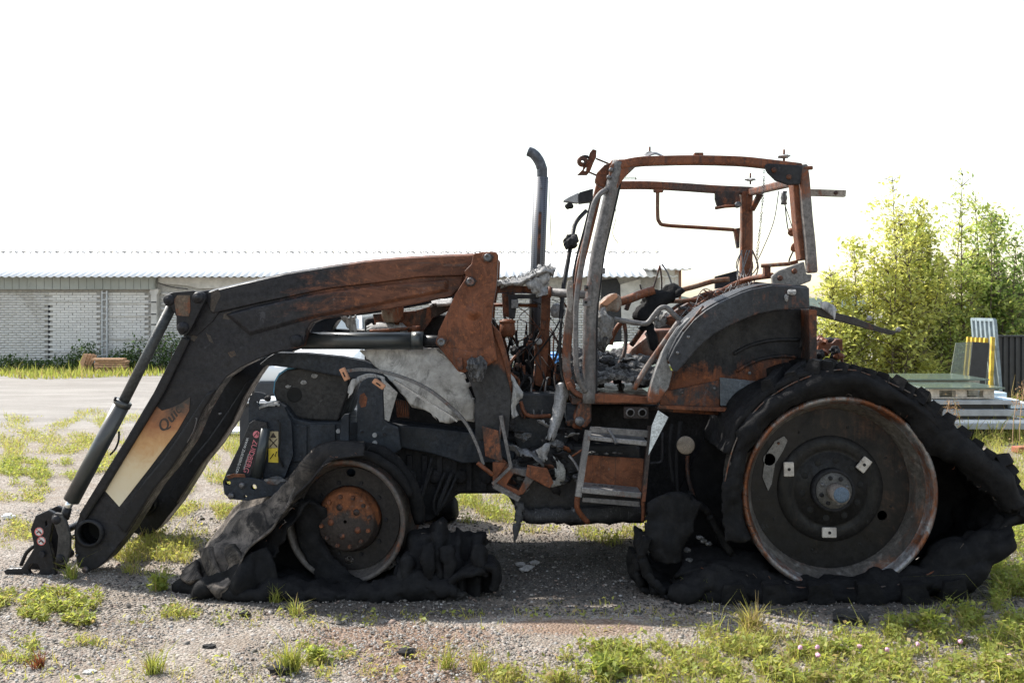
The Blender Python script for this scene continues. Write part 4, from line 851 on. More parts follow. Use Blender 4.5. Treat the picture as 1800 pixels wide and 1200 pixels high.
# ---------------------------------------------------------------- hood nose, front frame, linkage
hood = prism('hood_nose', [(481, 690), (483, 672), (490, 660), (504, 650), (540, 645), (614, 650), (612, 690), (594, 740), (545, 738), (517, 733), (500, 718), (486, 704)], 5.98, 6.62, burnt('charred_hood', (.028, .027, .027), .06, .18, (.12, .115, .11), scale=5), T, bevel=.03)
prism('hood_edge', [(478, 690), (480, 670), (488, 656), (504, 646), (545, 640), (545, 644), (506, 651), (492, 662), (485, 674), (482, 690), (487, 705), (484, 706)], 6.01, 6.60, BLUEP, hood, bevel=.004, d=5.98)
lathe('headlight_cavity', W(517, 694, 5.97, 5.972), [(.004, .006), (.035, .004), (.043, 0), (.047, .006), (.047, .02)], BLACKH, hood, 24)
for x, y, s in ((533, 672, .012), (552, 661, .014), (505, 680, .01)): rock('ash_scale', W(x, y, 5.96, 5.975), (s*1.6, .005, s), FIBRE, hood, .5, seed=int(x))
sf = prism('front_frame', [(486, 706), (502, 714), (519, 736), (545, 742), (592, 742), (640, 742), (690, 746), (760, 752), (840, 762), (905, 780), (905, 812), (812, 814), (783, 804), (758, 797), (700, 786), (655, 785), (650, 830), (540, 850), (490, 852), (440, 848), (437, 722), (452, 718)], 5.90, 6.70, SLATE, T, bevel=.008, holes=[])
prism('frame_plate', [(545, 745), (590, 745), (590, 800), (545, 805)], 5.886, 5.90, SLATE, sf, d=5.9)
prism('frame_plate', [(510, 745), (540, 747), (540, 810), (506, 812), (515, 780)], 5.889, 5.90, SLATE, sf, d=5.9)
prism('oval_slot', [(503, 782), (505, 777), (512, 774), (517, 778), (517, 794), (513, 800), (506, 800), (502, 795)], 5.893, 5.9, plain('pale_slot', (.38, .38, .37), .7), sf, d=5.9, bevel=0)
tw = prism('loader_subframe', [(627, 800), (627, 735), (628, 690), (634, 672), (645, 664), (668, 664), (674, 684), (676, 738), (684, 744), (700, 750), (705, 790), (690, 800)], 5.78, 5.86, SLATE, T, bevel=.008)
prism('rust_patch', [(633, 694), (640, 690), (646, 700), (643, 714), (635, 716), (631, 706)], 5.777, 5.78, RUST, tw, bevel=0, d=5.78)
prism('stand_post', [(600, 735), (605, 728), (613, 727), (613, 780), (597, 785)], 5.74, 5.80, SLATE, tw)
for x, y, r in ((659, 764, .014), (659, 778, .015), (616, 762, .009), (595, 757, .013), (676, 763, .009), (637, 759, .008), (592, 780, .008)): lathe('frame_bolt', W(x, y, 5.78, 5.765), [(.002, 0), (r, 0), (r, .02)], plain('dull_bolt', (.22, .22, .225), .6) if r > .012 else SOOT2, tw, 12, smooth=False)
# pale liner under the arch
sheet('fender_liner', [[(628, 662, 5.80), (650, 656, 5.80), (676, 662, 5.80)], [(617, 690, 5.80), (640, 668, 5.81), (680, 680, 5.80)], [(612, 700, 5.80), (630, 672, 5.83), (690, 690, 5.80)]], FIBRE, T, 4, 4, .004, .004)
prism('liner_strip', [(676, 668), (699, 690), (694, 706), (684, 741), (676, 737), (674, 690)], 5.770, 5.776, burnt('pale_liner', (.33, .325, .315), .05, .3, (.42, .42, .41), scale=9), T)
prism('liner_strip', [(618, 667), (628, 664), (620, 690), (616, 695), (611, 690), (612, 680)], 5.770, 5.776, FIBRE, T)
# Zuidberg front linkage
lk = prism('front_linkage', [(437, 744), (437, 722), (437, 704), (440, 695), (448, 689), (458, 690), (466, 693), (472, 699), (470, 704), (462, 702), (455, 703), (452, 708), (455, 713), (468, 712), (490, 706), (500, 716), (512, 742), (515, 800), (500, 840), (392, 846), (398, 830), (428, 770)], 5.84, 5.875, SLATE, T, bevel=.006, holes=[circ(451, 707, 2.2, 8)])
arm_ = prism('lift_arm', [(438, 744), (446, 738), (468, 742), (470, 752), (444, 836), (440, 842), (392, 846), (398, 830), (428, 768)], 5.80, 5.842, burnt('black_link_paint', (.020, .021, .024), .04, .05, (.05, .05, .05), scale=5, rough=.45), lk, bevel=.005)
tube('lift_cylinder', [(467, 752, 5.80), (451, 838, 5.80)], .034, CYL, lk, rr=[.030, .037], seg=18)
lp = prism('lower_link', [(391, 846), (397, 836), (410, 834), (425, 838), (445, 840), (470, 846), (510, 850), (540, 846), (540, 868), (470, 872), (436, 880), (405, 877), (394, 868)], 5.75, 5.795, SLATE, lk, bevel=.006, holes=[circ(400, 848, 5, 12), circ(446, 856, 5, 12), circ(431, 873, 3, 10)])
for x, y, r in ((426, 852, .018), (407, 871, .020)): lathe('link_pin', W(x, y, 5.75, 5.73), [(.003, 0), (r*.8, 0), (r, .008), (r, .03)], BARE, lp, 16)
rock('link_hook', P(484, 845, 5.77), (.07, .03, .03), BARE, lp, .3, seed=3)
prism('weld_rust', [(398, 836), (410, 832), (430, 833), (432, 838), (412, 838), (403, 842)], 5.744, 5.75, RUST, lp, bevel=0, d=5.75)
ang = -math.degrees(math.atan2(205, -65)); A0 = 180+ang if False else -(180-math.degrees(math.atan2(205, 65)))
A0 = -107.6
text('brand_lettering', 'ZUIDBERG', 449.5, 773, 5.797, A0, .044, PINKT, arm_, align='LEFT', space=.98)
text('web_address', 'WWW.ZUIDBERG.COM', 435, 769, 5.797, A0, .0215, WHTT, arm_, align='LEFT')
text('small_lettering', 'FRONTLINE SYSTEMS', 437, 797, 5.797, A0, .0105, WHTT, arm_)
lathe('brand_emblem', W(451, 763, 5.80, 5.7955), [(.003, 0), (.021, 0), (.021, .002)], PINKT, arm_, 24, smooth=False)
tube('emblem_mark', [W(447, 766, 5.80, 5.794), W(453, 759, 5.80, 5.794), W(454, 765, 5.80, 5.794)], .003, BLKT, arm_, seg=6)
sp = prism('warning_plate', [(472, 758), (489, 758), (489, 787), (472, 787)], 5.832, 5.84, TANT, lk, bevel=0)
prism('caution_triangle', [(480.5, 760), (486, 769), (475, 769)], 5.829, 5.832, BLKT, sp, bevel=0, d=5.832)
for a, b in (((474, 771), (487, 785)), ((487, 771), (474, 785))): tube('pictogram_cross', [W(*a, 5.832, 5.83), W(*b, 5.832, 5.83)], .003, BLKT, sp, seg=5)
ys = prism('yellow_plate', [(472, 788), (489, 787), (489, 813), (472, 812)], 5.832, 5.84, YELT, lk, bevel=0)
tube('pictogram', [W(475, 806, 5.832, 5.83), W(481, 797, 5.832, 5.83), W(484, 802, 5.832, 5.83), W(486, 793, 5.832, 5.83)], .003, BLKT, ys, seg=5)
tube('linkage_hose', [(488, 738, 5.82), (492, 745, 5.80), (492, 770, 5.80), (490, 800, 5.81), (498, 820, 5.84)], .006, BLACKH, lk, n=4)
rock('hook_pin', P(471, 700, 5.82), (.02, .03, .02), SOOT2, lk, .2, seed=9)
sheet('torn_rag', [[(455, 712, 5.83), (475, 708, 5.83), (493, 708, 5.84)], [(456, 718, 5.825), (472, 714, 5.825), (492, 714, 5.83)]], FIBRE, lk, 3, 4, .006, .008, rag=.006)
# ---------------------------------------------------------------- insulation panels and arch strip
sheet('insulation_panel', [[(631, 615, 5.92), (670, 612, 5.93), (713, 612, 5.94), (750, 611, 5.93), (772, 617, 5.90)], [(645, 630, 5.92), (685, 640, 5.90), (725, 640, 5.89), (765, 640, 5.88), (800, 645, 5.87)], [(668, 650, 5.90), (705, 668, 5.88), (745, 672, 5.86), (785, 675, 5.85), (822, 664, 5.84)], [(690, 672, 5.88), (725, 695, 5.87), (765, 708, 5.85), (800, 712, 5.83), (834, 705, 5.82)], [(724, 714, 5.87), (750, 722, 5.86), (778, 742, 5.85), (805, 740, 5.84), (833, 738, 5.84)]], INSUL, T, 5, 5, .008, .015, 7, 1, rag=.012, crease=.02)
prism('insulation_panel', [(631, 616), (668, 650), (692, 673), (724, 716), (764, 724), (800, 737), (834, 742), (834, 705), (812, 655), (772, 612), (713, 610)], 5.945, 5.96, INSUL, T)
sheet('torn_insulation', [[(597, 553, 6.0), (614, 556, 6.0), (627, 552, 6.02)], [(606, 568, 6.0), (618, 570, 6.0), (626, 566, 6.02)], [(616, 584, 6.0), (622, 584, 6.0), (628, 583, 6.0)]], FIBRE, T, 4, 4, .008, .02, rag=.01)
sheet('torn_insulation', [[(645, 575, 6.05), (670, 571, 6.05), (700, 570, 6.05), (715, 580, 6.05)], [(645, 582, 6.0), (680, 580, 6.0), (705, 582, 6.0), (716, 586, 6.0)]], FIBRE, T, 3, 4, .02, .02, rag=.01)
sheet('torn_insulation', [[(886, 645, 5.70), (895, 655, 5.72)], [(898, 672, 5.68), (908, 680, 5.72)], [(900, 700, 5.66), (918, 695, 5.70)], [(900, 720, 5.66), (908, 716, 5.70)], [(905, 735, 5.66), (912, 730, 5.70)]], FIBRE, T, 4, 4, .01, .02, rag=.012)
tube('fender_strip', [(608, 652, 5.60), (640, 649, 5.60), (675, 654, 5.60), (713, 665, 5.60), (753, 684, 5.60), (788, 711, 5.60), (818, 742, 5.60), (838, 780, 5.60), (850, 815, 5.60)], .01, BARE, T, n=5, flat=(.05, .016))
tube('fender_edge', [(692, 668, 5.62), (720, 685, 5.63), (755, 708, 5.63), (788, 728, 5.63), (804, 740, 5.63)], .01, burnt('pale_edge', (.35, .34, .33), .1, .3, scale=9), T, n=4, flat=(.03, .012))
for c, r in (((607, 657), -65), ((667, 674), -35)):
    m = Matrix.Rotation(math.radians(-r), 3, 'Y'); h_ = obj('hinge_block', b_box(NB(), W(*c, 5.58, 5.56), (.075, .05, .03), m), COPPER, T, bevel=.005)
    obj('hinge_slot', b_box(NB(), W(*c, 5.58, 5.534), (.03, .004, .007), m), BLACKH, h_)
tube('hinge_chain', [(840, 813, 5.58), (848, 820, 5.57), (856, 826, 5.57), (866, 834, 5.58)], .013, RUST, T, n=4, seg=7)
grl = empty('x', (0, 0, 0), '', ''); bpy.data.objects.remove(grl)
gv = prism('louvre_frame', [(694, 700), (720, 706), (719, 735), (698, 733)], 5.93, 5.945, RUSTD, T)
for k in range(6): tube('louvre_bar', [W(696+k*4, 704, 5.92, 5.925), W(699+k*3.6, 732, 5.92, 5.925)], .004, RUST, gv, seg=5)
# ---------------------------------------------------------------- engine, gearbox, tank
prism('engine_block', [(640, 790), (700, 760), (905, 765), (1010, 740), (1010, 880), (905, 892), (890, 868), (805, 868), (755, 918), (660, 915)], 5.98, 6.70, SOOT2, T, bevel=.02)
prism('engine_top', [(640, 560), (720, 548), (870, 560), (872, 640), (990, 690), (990, 760), (640, 760)], 6.12, 6.55, SOOT2, T, bevel=.02)
prism('gearbox', [(1000, 712), (1300, 712), (1330, 760), (1340, 900), (1135, 905), (1010, 890)], 5.98, 6.75, SOOT2, T, bevel=.02)
tk = prism('fuel_tank', [(905, 806), (935, 790), (1010, 782), (1125, 780), (1135, 905), (1100, 915), (930, 918), (905, 905)], 5.72, 6.25, burnt('burnt_tank', (.018, .018, .02), .05, .1, (.10, .10, .11), scale=6), T, bevel=.03)
prism('axle_beam', [(560, 870), (660, 870), (660, 935), (560, 935)], 5.62, 7.1, SOOT2, T, bevel=.02)
sheet('tank_skirt', [[(905, 890, 5.68), (960, 893, 5.68), (1030, 890, 5.68), (1130, 888, 5.68)], [(912, 912, 5.67), (965, 915, 5.66), (1030, 916, 5.66), (1132, 912, 5.68)], [(930, 918, 5.8), (970, 917, 5.8), (1040, 918, 5.8), (1128, 915, 5.8)]], burnt('flaked_skirt', (.02, .02, .022), .03, .4, (.22, .22, .23), scale=14), T, 4, 6, .012, .02, 12, 5, rag=.012)
sheet('hanging_scrap', [[(905, 880, 5.66), (922, 884, 5.66)], [(906, 905, 5.65), (920, 910, 5.65)], [(901, 930, 5.64), (914, 925, 5.66)], [(903, 955, 5.65), (907, 950, 5.65)]], burnt('scrap_metal', (.04, .04, .043), .08, .4, (.2, .2, .21), scale=12), T, 5, 4, .006, .015, 14, 8, rag=.008)
for i in range(9):
    x = 690+i*26; prism('engine_rib', [(x, 800), (x+9, 800), (x+9, 862), (x, 862)], 5.955, 5.985, SOOT2, bpy.data.objects['engine_block'], bevel=.004)
for i in range(4): lathe('engine_cover', W(720+i*45, 838, 5.95, 5.945), [(.003, 0), (.035, 0), (.045, .015), (.045, .04)], SOOT2, bpy.data.objects['engine_block'], 16)
for i in range(7): r_ = random.Random(i); x = 745+r_.random()*60; tube('hose', [(x, 800+r_.random()*40, 5.93), (x-20, 880, 5.90), (x-40+r_.random()*30, 905, 5.92)], .010, SOOT2, T, n=5, seg=7)
# left of pedestal: rails and rusty items visible above the white panel
prism('hood_rail', [(655, 552), (730, 546), (790, 528), (800, 540), (760, 560), (740, 590), (660, 575)], 6.06, 6.12, RUSTD, T)
prism('radiator_plate', [(670, 540), (709, 538), (708, 560), (700, 567), (676, 567), (671, 560)], 6.0, 6.05, burnt('tan_plate', (.15, .12, .09), .5, .4, (.35, .31, .26), scale=9), T, bevel=.01)
tube('pipe', [(650, 582, 5.99), (690, 580, 5.98), (720, 577, 5.98), (738, 577, 5.98)], .011, RUSTD, T, n=4); lathe('pipe_joint', P(733, 578, 5.97), [(.003, -.02), (.02, -.02), (.02, .03), (.003, .03)], RUST, T, 8, Matrix.Rotation(math.pi/2, 3, 'Z'))
sheet('ash_blanket', [[(752, 530, 6.1), (775, 527, 6.1), (795, 525, 6.1)], [(755, 537, 6.0), (775, 536, 6.0), (795, 534, 6.0)]], FIBRE, T, 3, 3, .015, .01, rag=.006)
# ---------------------------------------------------------------- firewall jungle between hood and cab
prism('firewall_post', [(952, 517), (968, 517), (967, 560), (964, 620), (958, 680), (950, 680), (940, 676), (940, 600), (950, 580)], 6.05, 6.12, RUST, T)
prism('firewall_post', [(962, 590), (968, 590), (968, 676), (960, 680)], 6.2, 6.26, RUSTD, T); prism('firewall_post', [(882, 515), (905, 515), (905, 560), (884, 556)], 6.0, 6.1, RUSTD, T)
prism('top_rail', [(872, 500), (972, 505), (972, 515), (872, 514)], 6.0, 6.5, RUSTD, T); prism('dark_bracket', [(893, 517), (948, 518), (948, 525), (910, 525), (905, 560), (895, 560)], 5.95, 6.05, SOOT, T)
tube('cross_pipe', [(868, 536, 6.1), (900, 536, 6.1), (945, 537, 6.1)], .012, RUST, T); tube('cross_pipe', [(967, 513, 5.85), (1000, 516, 5.8), (1035, 519, 5.68)], .026, GREY, T, seg=14)
lathe('pipe_flange', P(967, 513, 5.85), [(.014, -.006), (.034, -.006), (.034, .012), (.014, .012), (.014, -.006)], RUST, T, 18, Matrix.Rotation(math.pi/2, 3, 'Z'))
prism('label_plate', [(899, 526), (911, 526), (911, 542), (899, 542)], 5.93, 5.94, BARE, T); lathe('white_washer', P(947, 600, 6.0), [(.004, .0), (.012, 0), (.022, .004), (.022, .02)], FIBRE, T, 14)
bm = NB(); c = P(892, 578, 5.95)
for a, b, rr in ((0, 0, 0),): b_lathe(bm, c, [(.004, -.05), (.03, -.05), (.044, -.035), (.048, .0), (.044, .05), (.03, .06), (.004, .06)], 22, Matrix.Rotation(math.pi/2, 3, 'X'))
obj('air_canister', bm, RUST, T, smooth=True); lathe('canister_clamp', P(892, 566, 5.95), [(.004, -.005), (.05, -.005), (.05, .01), (.004, .01)], RUSTD, T, 22, Matrix.Rotation(math.pi/2, 3, 'X'))
rock('alternator', P(980, 546, 6.0), (.045, .05, .045), burnt('melted_alloy', (.2, .2, .21), .15, .6, (.42, .42, .42), scale=16), T, .35, seed=6, sub=3)
HB = empty('x', (0, 0, 0), '', ''); bpy.data.objects.remove(HB)
r_ = random.Random(11)
prism('firewall', [(905, 612), (940, 600), (975, 640), (1000, 640), (1004, 716), (900, 716)], 6.35, 6.42, SOOT2, T)
for i in range(56):
    x0_, y0_ = r_.uniform(876, 1002), r_.uniform(520, 640); dd_ = r_.uniform(5.9, 6.5); pts = [(x0_, y0_, dd_)]
    for k in range(3): pts.append((min(max(pts[-1][0]+r_.uniform(-32, 32), 874), 1004), min(pts[-1][1]+r_.uniform(15, 55), 712), dd_+r_.uniform(-.1, .1)))
    tube('burnt_hose' if i % 3 else 'bare_wire', pts, r_.choice((.004, .006, .009)) if i % 3 else .0025, SOOT2 if i % 2 else RUSTD, T, n=5, seg=6)
for i in range(24): rock('charred_lump', P(r_.uniform(876, 1000), r_.uniform(610, 715), r_.uniform(5.95, 6.3)), (r_.uniform(.02, .05),)*3, (SOOT2, SOOT2, burnt('ashen_lump', (.04, .04, .042), .1, .5, (.25, .25, .26), scale=20) if i == 2 else SOOT2, RUSTD)[i % 4], T, .5, seed=i+30)
prism('engine_cover', [(900, 690), (985, 690), (1000, 780), (915, 800), (898, 750)], 5.86, 6.0, burnt('blue_black_cover', (.022, .024, .028), .05, .15, (.10, .10, .11), scale=7), T, bevel=.02)
tube('coolant_pipe', [(915, 705, 5.8), (922, 725, 5.79), (935, 731, 5.79), (955, 731, 5.79), (968, 731, 5.8)], .012, RUST, T, n=4)
# melted white mat on the hood end
MAT_ = sheet('melted_mat', [[(873, 490, 5.95), (905, 488, 5.95), (935, 474, 5.95), (955, 466, 5.95), (972, 474, 5.97)], [(874, 500, 5.92), (908, 500, 5.90), (938, 488, 5.90), (958, 478, 5.90), (973, 482, 5.93)], [(878, 500, 6.3), (910, 496, 6.3), (940, 480, 6.3), (960, 470, 6.3), (974, 476, 6.3)]], FIBRE, T, 8, 8, .006, .012, 16, 3, rag=.02, crease=.05)
sheet('mat_flap', [[(928, 494, 5.93), (945, 486, 5.90), (965, 480, 5.92)], [(934, 510, 5.91), (948, 508, 5.89), (966, 500, 5.92)], [(942, 522, 5.92), (952, 519, 5.90), (962, 512, 5.93)]], FIBRE, MAT_, 6, 6, .005, .012, 14, 7, rag=.014, crease=.05)
for i in range(110): x = r_.uniform(880, 972); y = 492-(x-905)*.38; tube('frayed_fibre', [(x, y+6, 5.93), (x+r_.uniform(-8, 6), y-r_.uniform(0, 7), 5.92)], .002, FIBRE, MAT_, seg=4)
# crumpled alloy strip and battery frame
ALLOY_ = burnt('crumpled_alloy', (.20, .20, .205), .10, .5, (.40, .40, .41), scale=12, rough=.5, metal=.2, streak=(1.6, 1.6, .25))
sheet('alloy_strip', [[(976, 680, 5.75), (988, 672, 5.72), (999, 684, 5.75)], [(975, 700, 5.73), (987, 700, 5.70), (998, 702, 5.73)], [(969, 735, 5.71), (979, 735, 5.68), (989, 736, 5.71)], [(958, 772, 5.69), (966, 774, 5.66), (974, 777, 5.69)]], ALLOY_, T, 5, 5, .004, .003, 10, 2, rag=.006, crease=.012)
sheet('alloy_crumple', [[(940, 792, 5.66), (955, 782, 5.64), (968, 778, 5.66)], [(946, 800, 5.65), (956, 794, 5.63), (966, 790, 5.65)], [(950, 812, 5.66), (957, 810, 5.64), (963, 800, 5.66)]], ALLOY_, T, 5, 5, .003, .004, 12, 6, rag=.01, crease=.03)
for k in range(22):
    x, y = r_.uniform(902, 1012), r_.uniform(735, 862); w_, h_ = r_.uniform(8, 22), r_.uniform(4, 14); dd_ = r_.uniform(5.66, 5.74); q = r_.uniform(-.8, .8)
    sheet('torn_metal', [[(x-w_, y-h_*q, dd_), (x, y-h_*.4, dd_-.03), (x+w_, y+h_*q, dd_)], [(x-w_*.8, y+h_*.5-h_*q, dd_+.02), (x+2, y+h_*.7, dd_), (x+w_*.9, y+h_+h_*q, dd_+.02)]], (ALLOY_, SOOT, RUSTD, SOOT2, SOOT2)[k % 5], T, 5, 5, .003, .006, 14, k, rag=.012, crease=.03)
for k in range(18):
    x, y = r_.uniform(876, 995), r_.uniform(520, 690); w_, h_ = r_.uniform(4, 12), r_.uniform(6, 26); dd_ = r_.uniform(5.95, 6.4)
    prism('burnt_bracket', [(x-w_/2, y-h_/2), (x+w_/2, y-h_/2+r_.uniform(-4, 4)), (x+w_/2+r_.uniform(-3, 3), y+h_/2), (x-w_/2+r_.uniform(-3, 3), y+h_/2)], dd_, dd_+.03, (RUST, RUSTD, SOOT2)[k % 3], T)
for k in range(8):
    x = 905+k*12; tube('fuel_line', [(x, 640+(k % 3)*12, 6.0), (x+r_.uniform(-6, 6), 668, 5.95), (x+r_.uniform(-14, 14), 700, 5.9), (x+r_.uniform(-20, 20), 735, 5.84)], .007, (RUSTD, SOOT2, GREY)[k % 3], T, n=5, seg=7)
bf_ = prism('battery_frame', [(866, 846), (880, 735), (884, 728), (899, 822), (925, 824), (945, 835), (920, 868), (905, 873), (868, 858)], 5.62, 5.70, burnt('frame_grey_rust', (.09, .085, .085), .5, .3, scale=9), T, holes=[[(877, 800), (882, 752), (894, 815)], [(890, 852), (903, 832), (924, 838), (912, 862)]], bevel=.005)
prism('door_flap', [(847, 748), (876, 757), (884, 812), (853, 802)], 5.60, 5.615, RUSTD, bf_); prism('corner_gusset', [(866, 812), (892, 812), (870, 845), (866, 845)], 5.605, 5.62, RUST, bf_)
prism('lower_flap', [(927, 817), (962, 823), (973, 848), (966, 858), (924, 836)], 5.58, 5.595, RUST, bf_)
tube('frame_rail', [(880, 730, 5.62), (898, 820, 5.60), (866, 850, 5.60)], .01, GREY, bf_, flat=(.03, .02)); tube('frame_rail', [(868, 852, 5.60), (912, 876, 5.62)], .01, GREY, bf_, flat=(.04, .03))
rock('battery_lump', P(895, 742, 5.72), (.035, .04, .05), SOOT2, T, .4, seed=21, sub=3)
sheet('buckled_plate', [[(905, 785, 5.68), (930, 790, 5.66), (952, 800, 5.68)], [(915, 800, 5.64), (938, 808, 5.62), (955, 822, 5.66)]], BARE, T, 5, 5, .005, .02, 9, 4, rag=.01)
for i in range(18): rock('ash_lump', P(r_.uniform(900, 1015), r_.uniform(760, 850), r_.uniform(5.68, 5.75)), (r_.uniform(.02, .05), .03, r_.uniform(.015, .035)), bpy.data.materials['ashen_lump'] if i % 2 else SOOT2, T, .6, seed=i+70)
sheet('torn_cover', [[(972, 800, 5.66), (990, 815, 5.64)], [(975, 830, 5.64), (993, 838, 5.63)], [(968, 855, 5.66), (986, 852, 5.65)]], burnt('pale_torn', (.20, .20, .19), .2, .4, scale=12), T, 4, 4, .006, .02, rag=.01)
# ---------------------------------------------------------------- cab steps
st = tube('cab_step', [(1034, 756, 5.52), (1027, 800, 5.50), (1016, 872, 5.48)], .02, burnt('step_grey', (.17, .165, .165), .3, .4, (.34, .34, .34), scale=10, metal=.3), T, flat=(.05, .035))
SG = st.data.materials[0]
tube('side_rail', [(1142, 748, 5.52), (1138, 800, 5.50), (1130, 880, 5.48)], .02, RUSTD, st, flat=(.05, .022)); tube('rail_foot', [(1016, 868, 5.48), (1014, 890, 5.48), (1022, 905, 5.50), (1034, 918, 5.52)], .016, RUST, st, n=3, seg=7)
tube('rail_foot', [(1130, 878, 5.48), (1131, 900, 5.48), (1130, 915, 5.49)], .012, RUST, st, n=3, seg=7)
prism('top_bar', [(1038, 750), (1140, 757), (1139, 769), (1036, 760)], 5.50, 5.53, GREY, st); prism('tread', [(1034, 766), (1138, 775), (1137, 784), (1034, 773)], 5.47, 5.66, SG, st)
prism('riser_plate', [(1028, 799), (1132, 806), (1128, 864), (1023, 855)], 5.62, 5.635, RUST, st); prism('tread', [(1023, 856), (1128, 866), (1127, 876), (1022, 866)], 5.45, 5.64, SG, st); prism('bottom_bar', [(1024, 874), (1125, 881), (1125, 891), (1023, 882)], 5.48, 5.51, GREY, st)
for i in range(16): rock('glass_crumb', P(r_.uniform(1034, 1090), r_.uniform(794, 799) if i % 2 else r_.uniform(851, 858), 5.55), (.014, .012, .006), bpy.data.materials['ashen_lump'], st, .5, seed=i+90)
tube('drip', [(1070, 756, 5.49), (1078, 768, 5.47), (1083, 780, 5.46)], .01, BARE, st, n=3, seg=6)
tube('brace_rod', [(1000, 800, 5.55), (1012, 815, 5.53), (1018, 828, 5.5)], .008, GREY, T, n=2, seg=6); tube('brace_rod', [(1005, 802, 5.55), (1024, 790, 5.52)], .006, RUST, T, seg=6)
prism('folded_plate', [(1157, 721), (1175, 733), (1140, 800), (1146, 748)], 5.42, 5.43, burnt('bright_plate', (.42, .45, .46), .02, .4, (.55, .57, .58), scale=10, rough=.45), T, bevel=.001)
lathe('reflector_disc', W(1205, 782, 5.68, 5.66), [(.003, 0), (.045, 0), (.053, .006), (.053, .02)], burnt('tan_disc', (.24, .20, .16), .2, .4, (.34, .31, .28), scale=18), T, 26)
cp = prism('coupling_plate', [(1097, 715), (1140, 715), (1140, 736), (1097, 735)], 5.62, 5.66, RUSTD, T, holes=[circ(1108, 725, 6.5, 14), circ(1129, 725, 7, 14)])
for x in (1108, 1129): lathe('coupling_ring', W(x, 725, 5.62, 5.61), [(.019, 0), (.025, 0), (.027, .015), (.019, .015), (.019, 0)], GREY, cp, 18)
tube('brake_pipe', [(1140, 718, 5.68), (1200, 722, 5.68), (1290, 728, 5.68)], .012, RUSTD, T); tube('loop_pipe', [(1164, 760, 5.7), (1164, 800, 5.7), (1160, 812, 5.7), (1140, 814, 5.7)], .008, SOOT, T, n=3)
for a in ((1180, 745, 1184, 850), (1208, 800, 1222, 880), (1196, 740, 1192, 870)): tube('hose', [(a[0], a[1], 5.78), ((a[0]+a[2])/2-5, (a[1]+a[3])/2, 5.75), (a[2], a[3], 5.75)], .012, RUSTD if a[0] > 1200 else SOOT2, T, n=5)
prism('cab_mount', [(1018, 706), (1040, 704), (1040, 740), (1030, 752), (1016, 748), (1008, 735)], 5.66, 5.78, RUSTD, T, bevel=.01); lathe('mount_bolt', W(1019, 740, 5.66, 5.645), [(.003, 0), (.012, 0), (.018, .005), (.028, .012)], BARE, T, 12)
prism('mount_block', [(994, 712), (1014, 710), (1016, 748), (996, 750)], 5.74, 5.86, SLATE, T, bevel=.01)
# ---------------------------------------------------------------- cab frame
YC, YF = 5.62, 7.0
def zx(px, py, d=YC): return P(px, py, d)
def bar(name, pts, w, h, mat, par=T, n=4, **k): return tube(name, pts, .01, mat, par, n=n, flat=(w, h), bevel=min(w, h)*.22, **k)
cabf = bar('cab_frame', [(1086, 292, YC), (1120, 285, YC), (1160, 283, YC), (1225, 282, YC), (1300, 284, YC), (1350, 289, YC), (1408, 296, YC)], .07, .054, burnt('roof_rail_rust', (.06, .04, .035), .62, .25, (.26, .20, .18), scale=6), T)
RR = cabf.data.materials[0]
tube('front_pillar', [(1088, 285, YC), (1080, 312, YC), (1073, 340, YC), (1059, 403, YC), (1049, 450, YC), (1042, 508, YC), (1037, 550, YC), (1035.5, 615, YC), (1035.5, 708, YC)], .038, GREY, cabf, n=5, seg=18)
tube('pillar_flange', [(1092, 300, YC+.05), (1082, 345, YC+.05), (1068, 405, YC+.05), (1058, 450, YC+.05), (1051, 508, YC+.05), (1046, 560, YC+.05), (1045, 700, YC+.05)], .02, SOOT, cabf, n=4, flat=(.06, .03))
prism('corner_gusset', [(1072, 290), (1088, 280), (1112, 279), (1120, 291), (1098, 312), (1086, 330), (1076, 345), (1070, 330)], YC-.03, YC+.02, burnt('gusset', (.13, .11, .10), .5, .35, scale=8), cabf, bevel=.01)
for x, y in ((1073, 300), (1069, 313)): lathe('gusset_bolt', W(x, y, YC, YC-.05), [(.002, 0), (.010, 0), (.013, .01), (.013, .03)], BARE, cabf, 10)
prism('front_ear', [(1046, 318), (1050, 303), (1062, 290), (1074, 285), (1072, 300), (1064, 330), (1052, 326)], YC+.03, YC+.10, RUST, cabf, bevel=.008)
bar('rear_pillar', [(1409, 290, YC), (1413, 317, YC), (1418, 380, YC), (1423, 427, YC), (1427, 480, YC)], .06, .06, burnt('rear_pillar_grey', (.12, .11, .105), .38, .35, scale=6), cabf)
bar('rear_pillar_flange', [(1396, 320, YC+.06), (1403, 403, YC+.06), (1410, 458, YC+.06)], .10, .045, RUST, cabf, n=3)
for poly, holes in (([(1344, 291), (1350, 287), (1412, 291), (1407, 324), (1387, 325), (1364, 317), (1350, 303)], ((1357, 301), (1383, 313))), ([(1357, 485), (1368, 476), (1414, 459), (1418, 482), (1428, 482), (1426, 494), (1410, 500), (1392, 505), (1359, 505)], ((1367, 489), (1392, 477)))):
    g = prism('rear_gusset', poly, YC-.045, YC-.01, SOOT if poly[0][1] < 400 else burnt('grey_gusset', (.13, .125, .12), .2, .35, scale=8), cabf, bevel=.008)
    for x, y in holes: lathe('gusset_bolt', W(x, y, YC, YC-.058), [(.002, 0), (.012, 0), (.016, .006), (.016, .02)], RUSTD, g, 12)
for x, y, w_, h_ in ((1418, 302, 4, 22), (1432, 428, 4, 10), (1433, 462, 4, 26)): prism('hinge', [(x-w_/2, y-h_/2), (x+w_/2, y-h_/2), (x+w_/2, y+h_/2), (x-w_/2, y+h_/2)], YC-.02, YC+.04, SOOT, cabf)
tube('hinge_pin', [(1412, 296, YC-.02), (1428, 295, YC-.02)], .012, RUSTD, cabf, seg=8)
